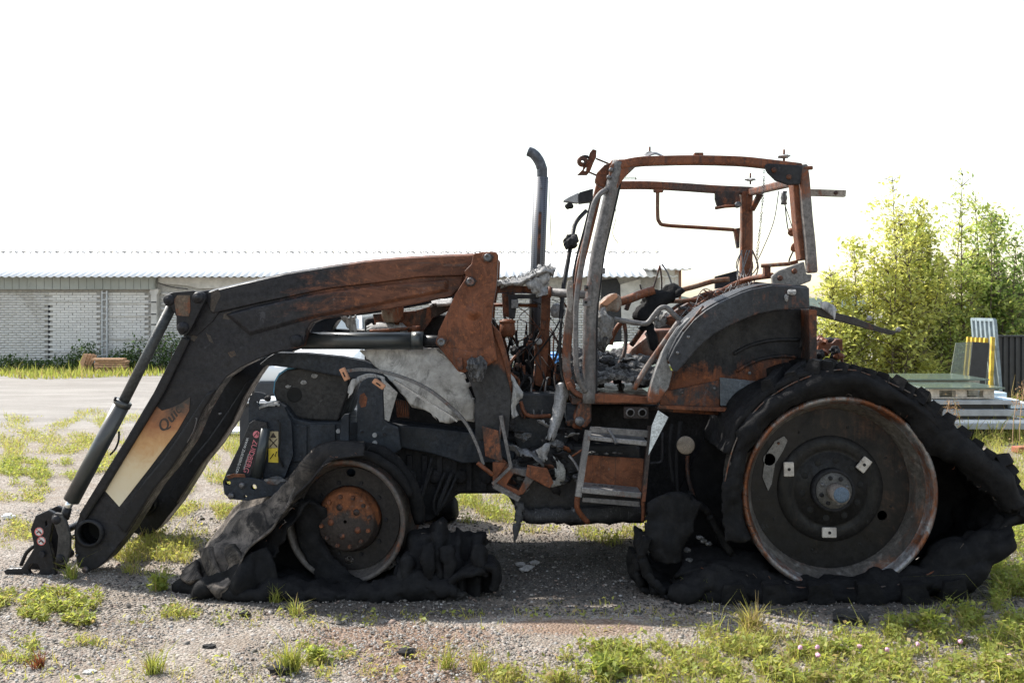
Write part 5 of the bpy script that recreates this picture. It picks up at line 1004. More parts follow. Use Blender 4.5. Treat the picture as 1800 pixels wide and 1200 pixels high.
# far side and cross bars
bar('far_roof_rail', [(1088, 326, YF), (1140, 326, YF), (1200, 329, YF), (1257, 333, YF), (1325, 336, YF)], .06, .058, RR, cabf)
bar('far_rear_pillar', [(1312, 336, YF), (1312, 370, YF), (1312, 430, YF), (1310, 505, YF), (1308, 560, YF)], .07, .085, RUST, cabf)
bar('rear_cross_bar', [(1320, 338, YF), (1395, 320, YC+.1)], .05, .05, RR, cabf, n=1); bar('corner_brace', [(1338, 338, 6.8), (1322, 368, 6.95)], .04, .04, RR, cabf, n=1)
prism('far_gusset', [(1257, 336), (1300, 336), (1302, 358), (1290, 364), (1262, 366), (1257, 350)], YF-.05, YF-.02, RUSTD, cabf); tube('gusset_rod', [(1257, 366, 6.9), (1275, 363, 6.9), (1292, 362, 6.9)], .012, RUST, cabf)
lathe('far_lamp', P(1297, 360, 6.9), [(.003, -.02), (.022, -.02), (.022, .03), (.003, .03)], BARE, cabf, 14)
bar('far_front_pillar', [(1062, 300, 6.75), (1052, 335, 6.75), (1045, 365, 6.75), (1031, 422, 6.75), (1019, 473, 6.75), (1011, 530, 6.7), (1000, 575, 6.6), (996, 650, 6.5), (1005, 684, 6.4)], .06, .055, RUST, cabf, n=4)
bar('front_cross_bar', [(1082, 288, YC), (1062, 312, 6.75)], .05, .05, RR, cabf, n=1)
tube('grab_frame', [(1156, 336, 6.95), (1156, 378, 6.95), (1159, 390, 6.95), (1170, 396, 6.95), (1230, 400, 6.95), (1290, 404, 6.95)], .014, burnt('brown_tube', (.14, .09, .06), .6, .3, (.36, .33, .28), scale=9), cabf, n=4); prism('grab_clip', [(1149, 333), (1167, 333), (1166, 338), (1150, 338)], 6.93, 6.97, RUSTD, cabf); prism('grab_clip', [(1290, 402), (1301, 400), (1300, 436), (1296, 436)], 6.93, 6.97, RUSTD, cabf)
tube('grab_rail', [(1066, 334, YC-.03), (1056, 340, YC-.05), (1046, 354, YC-.06), (1040, 374, YC-.06), (1030, 420, YC-.06), (1022, 465, YC-.06), (1014, 520, YC-.06), (1012, 565, YC-.06), (1013, 640, YC-.06), (1018, 668, YC-.06), (1029, 688, YC-.03)], .016, GREY, cabf, n=5, seg=12)
bar('inner_pillar', [(1012, 500, 5.75), (1004, 540, 5.74), (999, 575, 5.73), (996, 620, 5.72), (997, 655, 5.7), (1006, 684, 5.68)], .03, .05, burnt('inner_pillar', (.12, .10, .09), .5, .3, scale=8), cabf)
bar('pillar_foot', [(1000, 672, 5.68), (1012, 690, 5.66), (1036, 702, YC+.02)], .05, .03, RUST, cabf, n=4); tube('pillar_seal', [(987, 560, 5.76), (984, 610, 5.74), (987, 650, 5.72), (998, 682, 5.7), (1015, 697, 5.68)], .009, BLACKH, cabf, n=4)
prism('pillar_plate', [(998, 494), (1007, 493), (1008, 530), (1004, 550), (998, 545), (996, 510)], 5.72, 5.74, burnt('pale_plate', (.26, .24, .22), .3, .4, (.45, .44, .42), scale=12), cabf, holes=[circ(1003, 503, 2, 8)])
prism('pillar_bracket', [(1027, 501), (1040, 501), (1039, 538), (1024, 538), (1025, 526), (1034, 522), (1034, 512), (1027, 511)], YC-.06, YC-.04, BARE, cabf, bevel=.002)
for x, y in ((1032, 506), (1030, 531)): lathe('bracket_hole', W(x, y, YC-.06, YC-.063), [(.001, 0), (.008, 0), (.008, .004)], BLACKH, cabf, 10)
prism('side_knob', [(1057, 470), (1064, 471), (1064, 481), (1056, 481)], YC, YC+.05, GREY, cabf)
tube('windscreen_hose', [(1030, 371, 6.3), (1012, 392, 6.2), (1005, 422, 6.1), (996, 473, 6.0), (990, 510, 5.95), (986, 560, 5.9)], .014, SOOT, cabf, n=5); tube('window_seal', [(1041, 345, 6.6), (1028, 400, 6.55), (1012, 460, 6.5), (1006, 505, 6.45)], .008, SOOT2, cabf, n=4)
rock('melted_mirror', P(1003, 424, 6.05), (.05, .04, .045), SOOT2, cabf, .5, seed=41, sub=3)
wl_ = prism('lamp_arm', [(990, 352), (1000, 346), (1017, 338), (1017, 357), (992, 354)], 6.28, 6.36, plain('grey_plastic', (.30, .31, .32), .6), cabf, bevel=.01); prism('lamp_bracket', [(1018, 338), (1043, 331), (1042, 354), (1018, 357)], 6.27, 6.37, SOOT, wl_, bevel=.006); rock('lamp_head', P(1000, 362, 6.3), (.03, .03, .022), BLACKH, wl_, .3, seed=12)
tl = prism('roof_lamp', [(1037, 268), (1042, 262), (1049, 264), (1048, 277), (1044, 285), (1038, 300), (1032, 308), (1014, 308), (1024, 298), (1026, 290), (1032, 285)], YC+.12, YC+.14, RUST, cabf, holes=[[(1026, 300), (1031, 293), (1030, 301)]])
lathe('lamp_ring', P(1024, 284, YC+.1), [(.010, -.03), (.028, -.03), (.034, 0), (.028, .03), (.010, .03), (.010, -.03)], RUSTD, tl, 20); rock('lamp_cap', P(1028, 276, YC+.12), (.025, .03, .012), SOOT, tl, .3, seed=5)
tube('lamp_rod', [(1048, 279, YC+.13), (1070, 288, YC+.1)], .006, RUSTD, tl, seg=6); tube('lamp_rod', [(1036, 303, YC+.13), (1050, 309, YC+.1)], .006, RUSTD, tl, seg=6)
for x, y, d_ in ((1142, 272, YC+.5), (1378, 277, YC+.05), (1319, 318, 6.9)):
    r0 = tube('roof_stud', [(x, y-14, d_), (x, y+6, d_)], .007, RUSTD, cabf, seg=7); rock('melted_washer', P(x, y-2, d_), (.035, .035, .012), FIBRE, r0, .5, seed=int(x))
sheet('roof_scrap', [[(1130, 273, YC+.45), (1150, 267, YC+.45), (1167, 272, YC+.45)], [(1134, 277, YC+.4), (1150, 272, YC+.4), (1165, 274, YC+.42)]], BARE, cabf, 3, 4, .004, .01)
prism('roof_tab', [(1221, 268), (1237, 268), (1237, 275), (1221, 275)], YC, YC+.05, RR, cabf); prism('rear_arm', [(1420, 332), (1488, 334), (1487, 346), (1420, 344)], YC+.15, YC+.18, burnt('bare_arm', (.22, .19, .16), .35, .4, (.40, .38, .35), scale=10), cabf); lathe('arm_hole', W(1469, 339, YC+.15, YC+.145), [(.001, 0), (.012, 0), (.012, .004)], RUSTD, cabf, 10)
tube('spring', [P(1094+i*.9, 313+(3 if i % 2 else -3), 6.0) for i in range(28)], .005, burnt('brass_spring', (.2, .14, .05), .4, .2, scale=12), cabf, seg=5)
# wires and chain inside
tube('hanging_wire', [(1369, 336, 6.2), (1360, 390, 6.3), (1340, 440, 6.4), (1329, 462, 6.5)], .0035, GREY, cabf, n=5, seg=5); tube('hanging_wire', [(1078, 345, 6.3), (1083, 380, 6.3), (1077, 410, 6.3), (1087, 428, 6.3)], .002, SOOT, cabf, n=5, seg=4)
for i in range(30): t_ = i/29; lathe('chain_link', P(1343-13*t_**1.5, 302+150*t_, 6.1), [(.005, -.002), (.009, -.002), (.009, .002), (.005, .002), (.005, -.002)], BARE, cabf, 8, Matrix.Rotation(i*1.3, 3, 'Z'))
hl = lathe('hanging_switch', P(1378, 348, 5.9), [(.003, -.04), (.02, -.04), (.016, -.02), (.022, 0), (.016, .02), (.02, .04), (.003, .04)], BARE, cabf, 14, Matrix.Rotation(math.pi/2, 3, 'X')); tube('switch_wire', [(1380, 358, 5.9), (1382, 380, 5.9), (1386, 405, 5.88), (1394, 415, 5.85)], .004, SOOT, hl, n=4, seg=5); tube('switch_wire', [(1379, 358, 5.9), (1388, 385, 5.9), (1395, 408, 5.85)], .003, SOOT, hl, n=4, seg=5)
rock('melted_latch', P(1392, 408, 5.8), (.025, .02, .025), RUST, cabf, .4, seed=2); rock('melted_latch', P(1395, 435, 5.8), (.018, .02, .03), RUST, cabf, .4, seed=3); tube('latch_wire', [(1395, 440, 5.8), (1388, 455, 5.8), (1386, 465, 5.8)], .005, SOOT2, cabf, seg=5)
prism('rear_sill_post', [(1344, 466), (1355, 466), (1355, 486), (1344, 486)], YC+.1, YC+.15, RUSTD, cabf); tube('rear_sill_rod', [(1338, 467, YC+.1), (1385, 464, YC+.1), (1402, 460, YC+.1)], .012, burnt('sill_rod', (.2, .17, .14), .5, .3, scale=9), cabf, seg=8)
# ---------------------------------------------------------------- cab floor and burnt interior
prism('cab_sill', [(1030, 694), (1046, 692), (1100, 694), (1158, 699), (1155, 711), (1100, 708), (1046, 708), (1030, 710)], YC-.02, YC+.10, RUST, T, bevel=.006)
fl = NB(); nx, ny = 100, 70; VV = []
for j in range(ny+1):
    row = []
    for i in range(nx+1):
        x = P(1006, 0, YC).x+(P(1175, 0, YC).x-P(1006, 0, YC).x)*i/nx; y = YC+.06+(YF-YC-.12)*j/ny
        z = P(0, 692, YC).z+.03+.07*max(0, noise.noise(Vector((x*4, y*3, 1)))+.35)+.04*abs(noise.noise(Vector((x*17, y*17, 2))))+.02*noise.noise(Vector((x*50, y*50, 2)))+.12*j/ny
        row.append(fl.verts.new((x, y, z)))
    VV.append(row)
for j in range(ny):
    for i in range(nx): fl.faces.new((VV[j][i], VV[j][i+1], VV[j+1][i+1], VV[j+1][i]))
obj('cab_floor_debris', fl, ASHF, T, solid=.03)
prism('cab_floor', [(1006, 700), (1160, 702), (1160, 712), (1006, 712)], YC+.05, YF-.04, RUSTD, T, d=YC)
for i in range(30): rock('ash_lump', P(r_.uniform(1048, 1150), r_.uniform(628, 680), r_.uniform(5.75, 6.3)), (r_.uniform(.02, .055), .03, r_.uniform(.012, .03)), bpy.data.materials['ashen_lump'] if i % 2 else SOOT2, T, .6, seed=i+130)
sheet('burnt_seat', [[(1120, 552, 6.1), (1128, 532, 6.1), (1150, 512, 6.1), (1184, 506, 6.1), (1198, 512, 6.1)], [(1122, 568, 6.05), (1136, 545, 6.05), (1156, 528, 6.05), (1180, 520, 6.05), (1195, 516, 6.05)], [(1130, 580, 6.05), (1142, 566, 6.05), (1154, 548, 6.05), (1162, 534, 6.05), (1180, 526, 6.05)]], RUB, T, 5, 5, .05, .03, 12, 4, rag=.02)
sheet('burnt_seat_leg', [[(1128, 570, 6.08), (1146, 566, 6.08)], [(1136, 590, 6.06), (1152, 588, 6.06)], [(1145, 616, 6.06), (1160, 612, 6.06)]], RUB, T, 5, 4, .04, .015, rag=.012)
sc_ = prism('steering_console', [(1053, 536), (1066, 522), (1080, 514), (1092, 520), (1094, 536), (1086, 550), (1072, 545), (1060, 552)], 5.95, 6.15, burnt('console', (.17, .13, .10), .55, .45, (.36, .32, .28), scale=10), T, bevel=.015)
prism('console_plate', [(1055, 534), (1075, 518), (1084, 515), (1086, 522), (1066, 538)], 5.92, 5.945, COPPER, sc_); tube('console_tube', [(1088, 531, 6.05), (1110, 524, 6.05), (1130, 516, 6.05), (1150, 510, 6.05)], .028, burnt('console_tube', (.16, .12, .10), .6, .4, scale=10), sc_, n=3, seg=12)
rock('melted_dash', P(1060, 575, 5.85), (.06, .06, .10), burnt('melted_dash', (.13, .125, .12), .2, .55, (.30, .30, .30), scale=12), sc_, .5, seed=8, sub=3); rock('melted_dash', P(1058, 600, 5.85), (.045, .05, .06), bpy.data.materials['ashen_lump'], sc_, .5, seed=9, sub=3)
tube('copper_arc', [(1073, 606, 6.3), (1077, 590, 6.3), (1086, 574, 6.3), (1096, 564, 6.3)], .018, RUST, T, n=4); tube('pedal_rod', [(1096, 560, 6.1), (1100, 590, 6.1), (1097, 620, 6.05), (1086, 645, 6.0)], .013, RUSTD, T, n=4)
bar('seat_frame', [(1100, 545, 6.2), (1106, 530, 6.2), (1115, 525, 6.2)], .05, .03, RUSTD, T, n=2); tube('seat_strut', [(1110, 606, 6.3), (1125, 585, 6.25), (1135, 572, 6.2)], .018, RUSTD, T, n=2)
prism('far_fender_box', [(1100, 628), (1112, 610), (1135, 592), (1150, 580), (1200, 578), (1205, 640), (1110, 640)], 6.65, 7.05, burnt('pale_rust_box', (.20, .13, .10), .6, .35, (.36, .27, .22), scale=6), T, bevel=.02)
prism('far_fender', [(1150, 580), (1180, 550), (1220, 525), (1270, 505), (1330, 495), (1370, 500), (1370, 640), (1200, 640)], 6.95, 7.02, RUSTD, T, bevel=.01)
prism('dark_panel', [(1257, 486), (1298, 475), (1300, 500), (1257, 508)], 6.85, 6.88, SOOT, T)
for pts, r, m in (([(1184, 513, 6.6), (1220, 504, 6.6), (1255, 494, 6.6), (1282, 491, 6.6)], .018, 'brown_tube'), ([(1130, 527, 6.3), (1165, 530, 6.3), (1220, 527, 6.3), (1236, 518, 6.3), (1252, 513, 6.3)], .014, 'brown_tube'), ([(1236, 536, 6.2), (1260, 517, 6.2), (1307, 493, 6.3), (1357, 484, 6.0)], .018, 'rusted_steel'), ([(1180, 545, 6.4), (1200, 532, 6.4), (1230, 522, 6.4), (1290, 510, 6.4)], .012, 'dark_rusted_steel'), ([(1195, 555, 6.0), (1222, 540, 6.0), (1245, 524, 6.0), (1252, 512, 6.0)], .012, 'dark_rusted_steel')): tube('interior_tube', pts, r, bpy.data.materials[m], T, n=5)
tube('door_handle_tube', [(1080, 561, 5.60), (1110, 566, 5.60), (1132, 569, 5.60), (1140, 566, 5.60), (1148, 556, 5.60), (1158, 544, 5.60), (1166, 540, 5.60), (1174, 542, 5.60), (1184, 552, 5.60), (1196, 563, 5.60)], .015, GREY, T, n=5, seg=12); tube('handle_strut', [(1194, 564, 5.60), (1160, 612, 5.61), (1135, 648, 5.62), (1114, 684, 5.62)], .016, burnt('strut_grey', (.16, .14, .13), .4, .3, scale=8), T, n=4, seg=12)
for a in (((1148, 508), (1155, 485), (1160, 466)), ((1160, 466), (1163, 490), (1163, 508)), ((1163, 464), (1174, 480), (1185, 512)), ((1125, 500), (1128, 510), (1132, 525))): tube('bent_wire', [(x, y, 6.25) for x, y in a], .006, BARE if a[0][0] == 1163 else RUSTD, T, n=3, seg=5)
for i in range(16): x = r_.uniform(1195, 1300); y = 556-(x-1195)*.5; tube('loose_wire', [(x, y, 6.0), (x+r_.uniform(-25, 25), y-r_.uniform(5, 20), 6.0), (x+r_.uniform(-40, 40), y+r_.uniform(-10, 15), 5.95)], .003, RUSTD if i % 2 else GREY, T, n=4, seg=4)
for i in range(10): x = r_.uniform(1302, 1326); tube('loose_wire', [(x, 440, 6.8), (x+r_.uniform(-12, 14), 470, 6.7), (x+r_.uniform(-30, 14), 505, 6.5), (x-r_.uniform(10, 40), 520, 6.3)], .004, GREY if i % 3 else RUSTD, T, n=4, seg=4)
for i in range(12): rock('ash_lump', P(r_.uniform(1195, 1250), r_.uniform(535, 560), r_.uniform(5.9, 6.1)), (.025, .02, .012), bpy.data.materials['ashen_lump'], T, .6, seed=i+200)
rock('ash_heap', P(1160, 560, 6.15), (.06, .05, .05), FIBRE, T, .6, seed=33, sub=3); rock('rust_lump', P(1182, 563, 6.1), (.04, .03, .04), RUST, T, .4, seed=34)
# ---------------------------------------------------------------- fender
OUT = [(1175, 633), (1186, 608), (1200, 585), (1218, 563), (1240, 545), (1260, 533), (1280, 524), (1300, 515), (1320, 508), (1357, 501), (1421, 505)]
INN = [(1422, 543), (1390, 543), (1360, 546), (1330, 552), (1307, 561), (1280, 573), (1253, 588), (1236, 602), (1221, 617), (1205, 636), (1189, 653), (1183, 652)]
fd = prism('rear_fender', OUT+INN, 5.44, 5.48, burnt('fender_lip', (.030, .032, .037), .26, .26, (.14, .14, .145), scale=5), T, bevel=.008, d=5.46)
FL = fd.data.materials[0]
sheet('fender_top', [[W(x, y, 5.46, 5.482), W(x, y-3, 5.46, 5.60), W(x, y-2, 5.46, 5.74)] for x, y in OUT], FL, fd, 2, 3, .012, .004)
PAN = burnt('fender_panel', (.017, .017, .019), .10, .12, (.10, .105, .115), scale=4, grad=(2, 1.40, 1.10, .28))
prism('fender_panel', INN[::-1]+[(1424, 543), (1428, 664), (1395, 664), (1340, 690), (1290, 722), (1160, 716), (1166, 690)], 5.66, 5.70, PAN, fd, bevel=.004, d=5.64)
for pts in ([(1291, 622), (1320, 607), (1360, 598), (1407, 597)], [(1296, 652), (1330, 634), (1370, 626), (1402, 627)], [(1407, 597), (1410, 602), (1407, 612)]): tube('pressed_rib', [W(x, y, 5.64, 5.655) for x, y in pts], .011, PAN, fd, n=5)
prism('corner_post', [(1422, 543), (1436, 545), (1436, 664), (1424, 664)], 5.50, 5.66, RUSTD, fd, d=5.5); prism('lower_skirt', [(1162, 690), (1266, 668), (1266, 716), (1288, 722), (1160, 716)], 5.640, 5.656, burnt('skirt', (.035, .035, .038), .55, .35, (.20, .20, .21), scale=6), fd, d=5.63)
prism('patch_plate', [(1265, 663), (1333, 670), (1318, 690), (1296, 713), (1266, 713)], 5.625, 5.638, burnt('patch_plate', (.10, .115, .13), .28, .35, (.19, .21, .23), scale=9), fd, d=5.63)
prism('skirt_flange', [(1155, 711), (1290, 716), (1288, 724), (1155, 718)], 5.60, 5.66, RUSTD, fd, d=5.62)
for x, y in ((1200, 691), (1210, 592), (1191, 620), (1257, 683), (1319, 656)): lathe('fender_bolt', W(x, y, 5.44 if y < 640 else 5.62, 5.432 if y < 640 else 5.632), [(.002, 0), (.008, 0), (.011, .008)], BARE, fd, 10)
prism('door_jamb', [(1140, 697), (1146, 672), (1153, 650), (1165, 620), (1178, 597), (1192, 576), (1212, 558), (1218, 561), (1200, 584), (1178, 625), (1173, 636), (1182, 655), (1176, 680), (1158, 708), (1140, 708)], 5.52, 5.60, burnt('jamb', (.15, .15, .15), .25, .35, scale=6, grad=(2, 1.15, 1.0, .3)), fd, bevel=.006)
tube('jamb_seal', [(1200, 582, 5.43), (1222, 556, 5.43), (1236, 538, 5.45)], .007, RUSTD, fd, n=3)
rock('melted_drip', P(1391, 514, 5.43), (.03, .012, .015), FIBRE, fd, .6, seed=17); rock('melted_drip', P(1382, 523, 5.43), (.012, .012, .02), FIBRE, fd, .5, seed=18)
# rear end pieces
ra = prism('rear_arm', [(1426, 537), (1445, 541), (1469, 549), (1500, 557), (1547, 575), (1579, 583), (1568, 589), (1493, 569), (1426, 552)], 5.55, 5.60, burnt('rear_arm', (.035, .032, .03), .25, .35, (.28, .27, .25), scale=10), T)
sheet('ash_rag', [[(1438, 531, 5.54), (1455, 530, 5.54), (1474, 545, 5.54)], [(1442, 540, 5.53), (1458, 545, 5.52), (1470, 550, 5.53)], [(1455, 550, 5.53), (1463, 556, 5.52), (1466, 563, 5.53)]], FIBRE, ra, 4, 4, .006, .015, rag=.008); rock('ash_knob', P(1579, 579, 5.56), (.016, .015, .016), FIBRE, ra, .4, seed=3); rock('ash_knob', P(1528, 559, 5.56), (.016, .015, .016), FIBRE, ra, .4, seed=4)
prism('hitch_block', [(1440, 600), (1462, 603), (1470, 596), (1482, 596), (1482, 616), (1470, 618), (1455, 622), (1440, 640), (1434, 630)], 5.9, 6.2, RUSTD, T, bevel=.008)
for i in range(14): rock('charred_lump', P(r_.uniform(1436, 1475), r_.uniform(590, 640), r_.uniform(5.7, 6.1)), (.03, .03, .025), SOOT2 if i % 3 else RUSTD, T, .5, seed=i+230)
tube('hitch_hose', [(1436, 660, 5.6), (1444, 645, 5.6), (1450, 636, 5.6)], .01, GREY, T, n=3); tube('hitch_hose', [(1440, 640, 5.7), (1460, 636, 5.75), (1480, 645, 5.8)], .02, RUB, T, n=3); tube('hitch_hose', [(1470, 612, 5.9), (1480, 630, 5.9), (1478, 645, 5.9)], .009, RUST, T, n=3)
# ---------------------------------------------------------------- exhaust
ex = tube('exhaust_pipe', [(928, 266, 6.75), (937, 270, 6.75), (945, 279, 6.75), (951, 292, 6.75), (953, 312, 6.75), (950, 420, 6.75), (945, 560, 6.75), (941, 690, 6.75)], .036, burnt('exhaust_grey', (.075, .08, .092), .10, .3, (.15, .155, .165), scale=5, rough=.5, metal=.3), T, n=6, seg=22, rr=[.034, .036, .037, .037, .037, .036, .036, .036])
bpy.data.objects[ex.name].data.name = 'exhaust_pipe'
lathe('pipe_mouth', P(927.6, 265.8, 6.748), [(.001, 0), (.031, 0)], BLACKH, ex, 18, Matrix.Rotation(math.radians(90), 3, 'Z') @ Matrix.Rotation(math.radians(20), 3, 'X'))
PERF = NT('perforated_sheet'); _b = PERF.n.new('ShaderNodeTexVoronoi'); PERF.link(PERF.co, _b.inputs['Vector']); _b.inputs['Scale'].default_value = 72; _b.inputs['Randomness'].default_value = .0
PERF = PERF.done(PERF.mix(PERF.rng(_b.outputs['Distance'], .34, .44), (.008, .008, .009), (.10, .105, .12)), .5, .3)
bm = NB(); a0, a1, sg = math.radians(150), math.radians(395), 26; ringsA = []
for k in range(sg+1):
    a = a0+(a1-a0)*k/sg; ringsA.append([bm.verts.new(P(x, y, 6.75)+Vector((math.cos(a)*.050, -math.sin(a-math.radians(90))*0-math.cos(math.radians(90)-a)*0, 0))+Vector((0, -.050*math.sin(a-math.pi), 0))) for x, y in ((951, 312), (945, 470), (941, 610))])
for A, B in zip(ringsA, ringsA[1:]):
    for i in range(2): bm.faces.new((A[i], A[i+1], B[i+1], B[i]))
sh = obj('heat_shield', bm, PERF, ex, smooth=True, solid=.003)
prism('shield_seam', [(947, 372), (952, 372), (949, 466), (943, 466)], 6.69, 6.70, RUSTD, ex)
for y in (330, 420): lathe('shield_bolt', P(951.5-(y-330)*.04, y, 6.69), [(.002, 0), (.006, 0), (.006, .01)], BARE, ex, 8)
tube('antenna_wire', [(965, 318, 6.6), (967, 380, 6.6), (969, 432, 6.6)], .0025, GREY, T, seg=4)
# ---------------------------------------------------------------- rear wheels
RIMG = burnt('rim_grey', (.075, .068, .062), .40, .45, (.27, .26, .245), rustc=(.14, .07, .045), scale=4, rough=.6, metal=.1); RIML = burnt('rim_lip_grey', (.20, .20, .205), .56, .38, (.36, .36, .36), rustc=(.18, .07, .035), scale=5, rough=.42, metal=.55); DISC = burnt('wheel_disc', (.0085, .008, .0085), .33, .08, (.075, .066, .058), rustc=(.06, .034, .023), scale=2.4, rough=.46)
RC = P(1476, 868, 5.31); RR_ = .5375
def rear_wheel(dy, near):
    c = RC+Vector((0, dy, 0)); s = 1 if near else -1
    def pf(l): return [(r, y*s) for r, y in l]
    rim = lathe('rear_wheel', c, pf([(.510, 0), (.520, -.012), (.534, -.010), (.538, .004), (.532, .02), (.515, .03), (.500, .07), (.488, .10), (.470, .13), (.462, .17), (.470, .30), (.50, .40), (.515, .45), (.538, .47), (.525, .475), (.49, .44), (.455, .33), (.449, .17), (.458, .125), (.478, .09), (.492, .06), (.505, .03), (.510, 0)]), RIMG, T, 96)
    lathe('rim_lip', c, pf([(.492, .045), (.503, .028), (.508, -.002), (.519, -.0145), (.535, -.0125), (.5405, .004), (.534, .0215)]), RIML, rim, 96)
    yd = .17
    bm = NB(); cc = c+Vector((0, yd*s, 0)); outer = [(.452*math.cos(a), .452*math.sin(a)) for a in np.linspace(0, 2*math.pi, 72, endpoint=False)]
    def px2(x, y): v = P(x, y, 5.48); return v.x-cc.x, v.z-cc.z
    holes = [(*px2(1352, 807), .034), (*px2(1550, 905), .028)]
    es = []
    for lp in [outer]+[[(hx+r*math.cos(a), hz+r*math.sin(a)) for a in np.linspace(0, 2*math.pi, 14, endpoint=False)] for hx, hz, r in holes]:
        v_ = [bm.verts.new((cc.x+a, cc.y, cc.z+b)) for a, b in lp]; es += [bm.edges.new((v_[i], v_[(i+1) % len(v_)])) for i in range(len(v_))]
    bmesh.ops.triangle_fill(bm, use_beauty=True, edges=es)
    dk = obj('wheel_disc', bm, DISC, rim, solid=.012)
    hc = cc
    lathe('disc_dish', hc, pf([(.30, -.008), (.29, -.022), (.225, -.028), (.21, -.012), (.205, -.022), (.12, -.03), (.115, -.034), (.01, -.034)]), burnt('disc_dish', (.010, .0095, .0095), .22, .24, (.11, .098, .085), rustc=(.07, .04, .027), scale=5), dk, 56)
    lathe('hub_drum', hc, pf([(.122, -.03), (.120, -.075), (.105, -.082), (.095, -.06)]), SOOT2, dk, 40)
    hb = lathe('hub_flange', hc, pf([(.104, -.03), (.100, -.078), (.06, -.085), (.01, -.085)]), burnt('hub_grey', (.08, .078, .075), .1, .4, (.2, .19, .18), scale=12), dk, 32)
    if near:
        tube('axle_shaft', [hc+Vector((0, -.06, 0)), hc+Vector((0, -.20, 0))], .048, burnt('shaft_tan', (.20, .17, .15), .1, .5, (.34, .31, .28), scale=14), hb, seg=28); lathe('shaft_end', hc+Vector((0, -.2015, 0)), [(.002, -.002), (.01, -.002), (.03, -.002), (.044, 0), (.044, .01)], burnt('shaft_blue', (.07, .10, .14), .1, .5, (.2, .22, .25), scale=20), hb, 28)
        for k in range(8): a = k*math.pi/4+.3; lathe('hub_bolt', hc+Vector((.075*math.cos(a), -.09, .075*math.sin(a))), [(.002, 0), (.011, 0), (.013, .012)], BARE if k % 3 == 0 else SOOT2, hb, 10)
    for k in range(10): a = k*math.pi/5+.15; lathe('stud_hole', hc+Vector((.165*math.cos(a), -.0285*s, .165*math.sin(a))), pf([(.002, -.0), (.018, -.0), (.020, .004)]), BLACKH, dk, 14)
    for k in range(8): a = k*math.pi/4+.5; lathe('rivet_hole', hc+Vector((.36*math.cos(a), -.0085*s, .36*math.sin(a))), pf([(.001, 0), (.008, 0), (.008, .004)]), BLACKH, dk, 8)
    if near:
        for (x, y), ro in (((1386, 824), .3), ((1518, 816), -.5), ((1457, 935), 0)):
            p = W(x, y, 5.45, hc.y-.035); pd_ = obj('clamp_pad', b_box(NB(), p, (.082, .016, .058), Matrix.Rotation(ro+(1.25 if x < 1500 and y < 900 else (-.4 if x > 1500 else 0)), 3, 'Y')), WHT, dk, bevel=.006); lathe('pad_hole', p+Vector((0, -.0095, 0)), [(.001, 0), (.009, 0), (.009, .003)], BLACKH, pd_, 10)
        prism('bare_patch', [(1345, 800), (1362, 775), (1378, 766), (1384, 774), (1376, 792), (1362, 815), (1356, 850), (1350, 862), (1340, 838)], 5.4655, 5.468, burnt('bare_patch', (.14, .135, .13), .08, .5, (.20, .195, .185), scale=14), dk, bevel=0, d=5.47, holes=[circ(1352, 807, 11, 12)])
        lathe('valve_hole', W(1368, 778, 5.47, 5.462), [(.001, 0), (.008, 0), (.008, .003)], RUSTD, dk, 8)
    return rim
rw = rear_wheel(0, True)
tube('rear_axle', [RC+Vector((0, .2, 0)), RC+Vector((0, 1.9, 0))], .13, SOOT2, T, seg=24)
# collapsed tyre: tread carcass
PATH = [(1262, 790), (1275, 745), (1305, 702), (1360, 668), (1443, 642), (1495, 650), (1539, 662), (1590, 680), (1627, 704), (1674, 748), (1725, 792), (1768, 826), (1780, 860), (1797, 900), (1772, 930), (1762, 965), (1720, 1002), (1680, 1030), (1612, 1044), (1528, 1052), (1436, 1052), (1359, 1050), (1250, 1050), (1141, 1046)]
lug = [0, 0, 0, 1, 0, 1, 0, 1, 0, 1, 0, 0, 1, 0, 0, 0]
tg = []
for i, (x, y) in enumerate(PATH):
    k = .985 if i % 2 else 1.02
    x2 = RC.x+(P(x, y, 5.31).x-RC.x); pt = P(x, y, 5.31)
    row = []
    for j, yy in enumerate((5.24, 5.36, 5.50, 5.66, 5.82)):
        o_ = (pt-RC)*(.945 if i < 17 else 1.)*(1+(.02 if (i+j) % 2 and 3 < i < 16 else 0)); v = RC+o_; v.y = yy; v.z = max(v.z, .03); row.append(v)
    tg.append(row)
tyre = sheet('tyre', tg, RUB, rw, 7, 7, .035, .012, 5, 3, crease=.045)
o_ = [(1278, 945), (1270, 900), (1270, 850), (1283, 792), (1305, 745), (1345, 700), (1408, 664), (1480, 648), (1540, 664), (1605, 694), (1665, 742), (1722, 796), (1766, 830), (1790, 878)]
i_ = [(1322, 945), (1308, 905), (1303, 862), (1312, 805), (1334, 760), (1370, 724), (1422, 700), (1480, 693), (1540, 704), (1592, 735), (1636, 790), (1682, 822), (1735, 862), (1768, 896)]
sheet('sidewall', [[W(*a, 5.28, 5.25), W((a[0]*.6+b[0]*.4), (a[1]*.6+b[1]*.4), 5.28, 5.205), W((a[0]*.2+b[0]*.8), (a[1]*.2+b[1]*.8), 5.28, 5.25), W(*b, 5.28, 5.33)] for a, b in zip(o_, i_)], RUB, tyre, 9, 7, .014, .010, 5, 9, rag=.012, crease=.06)
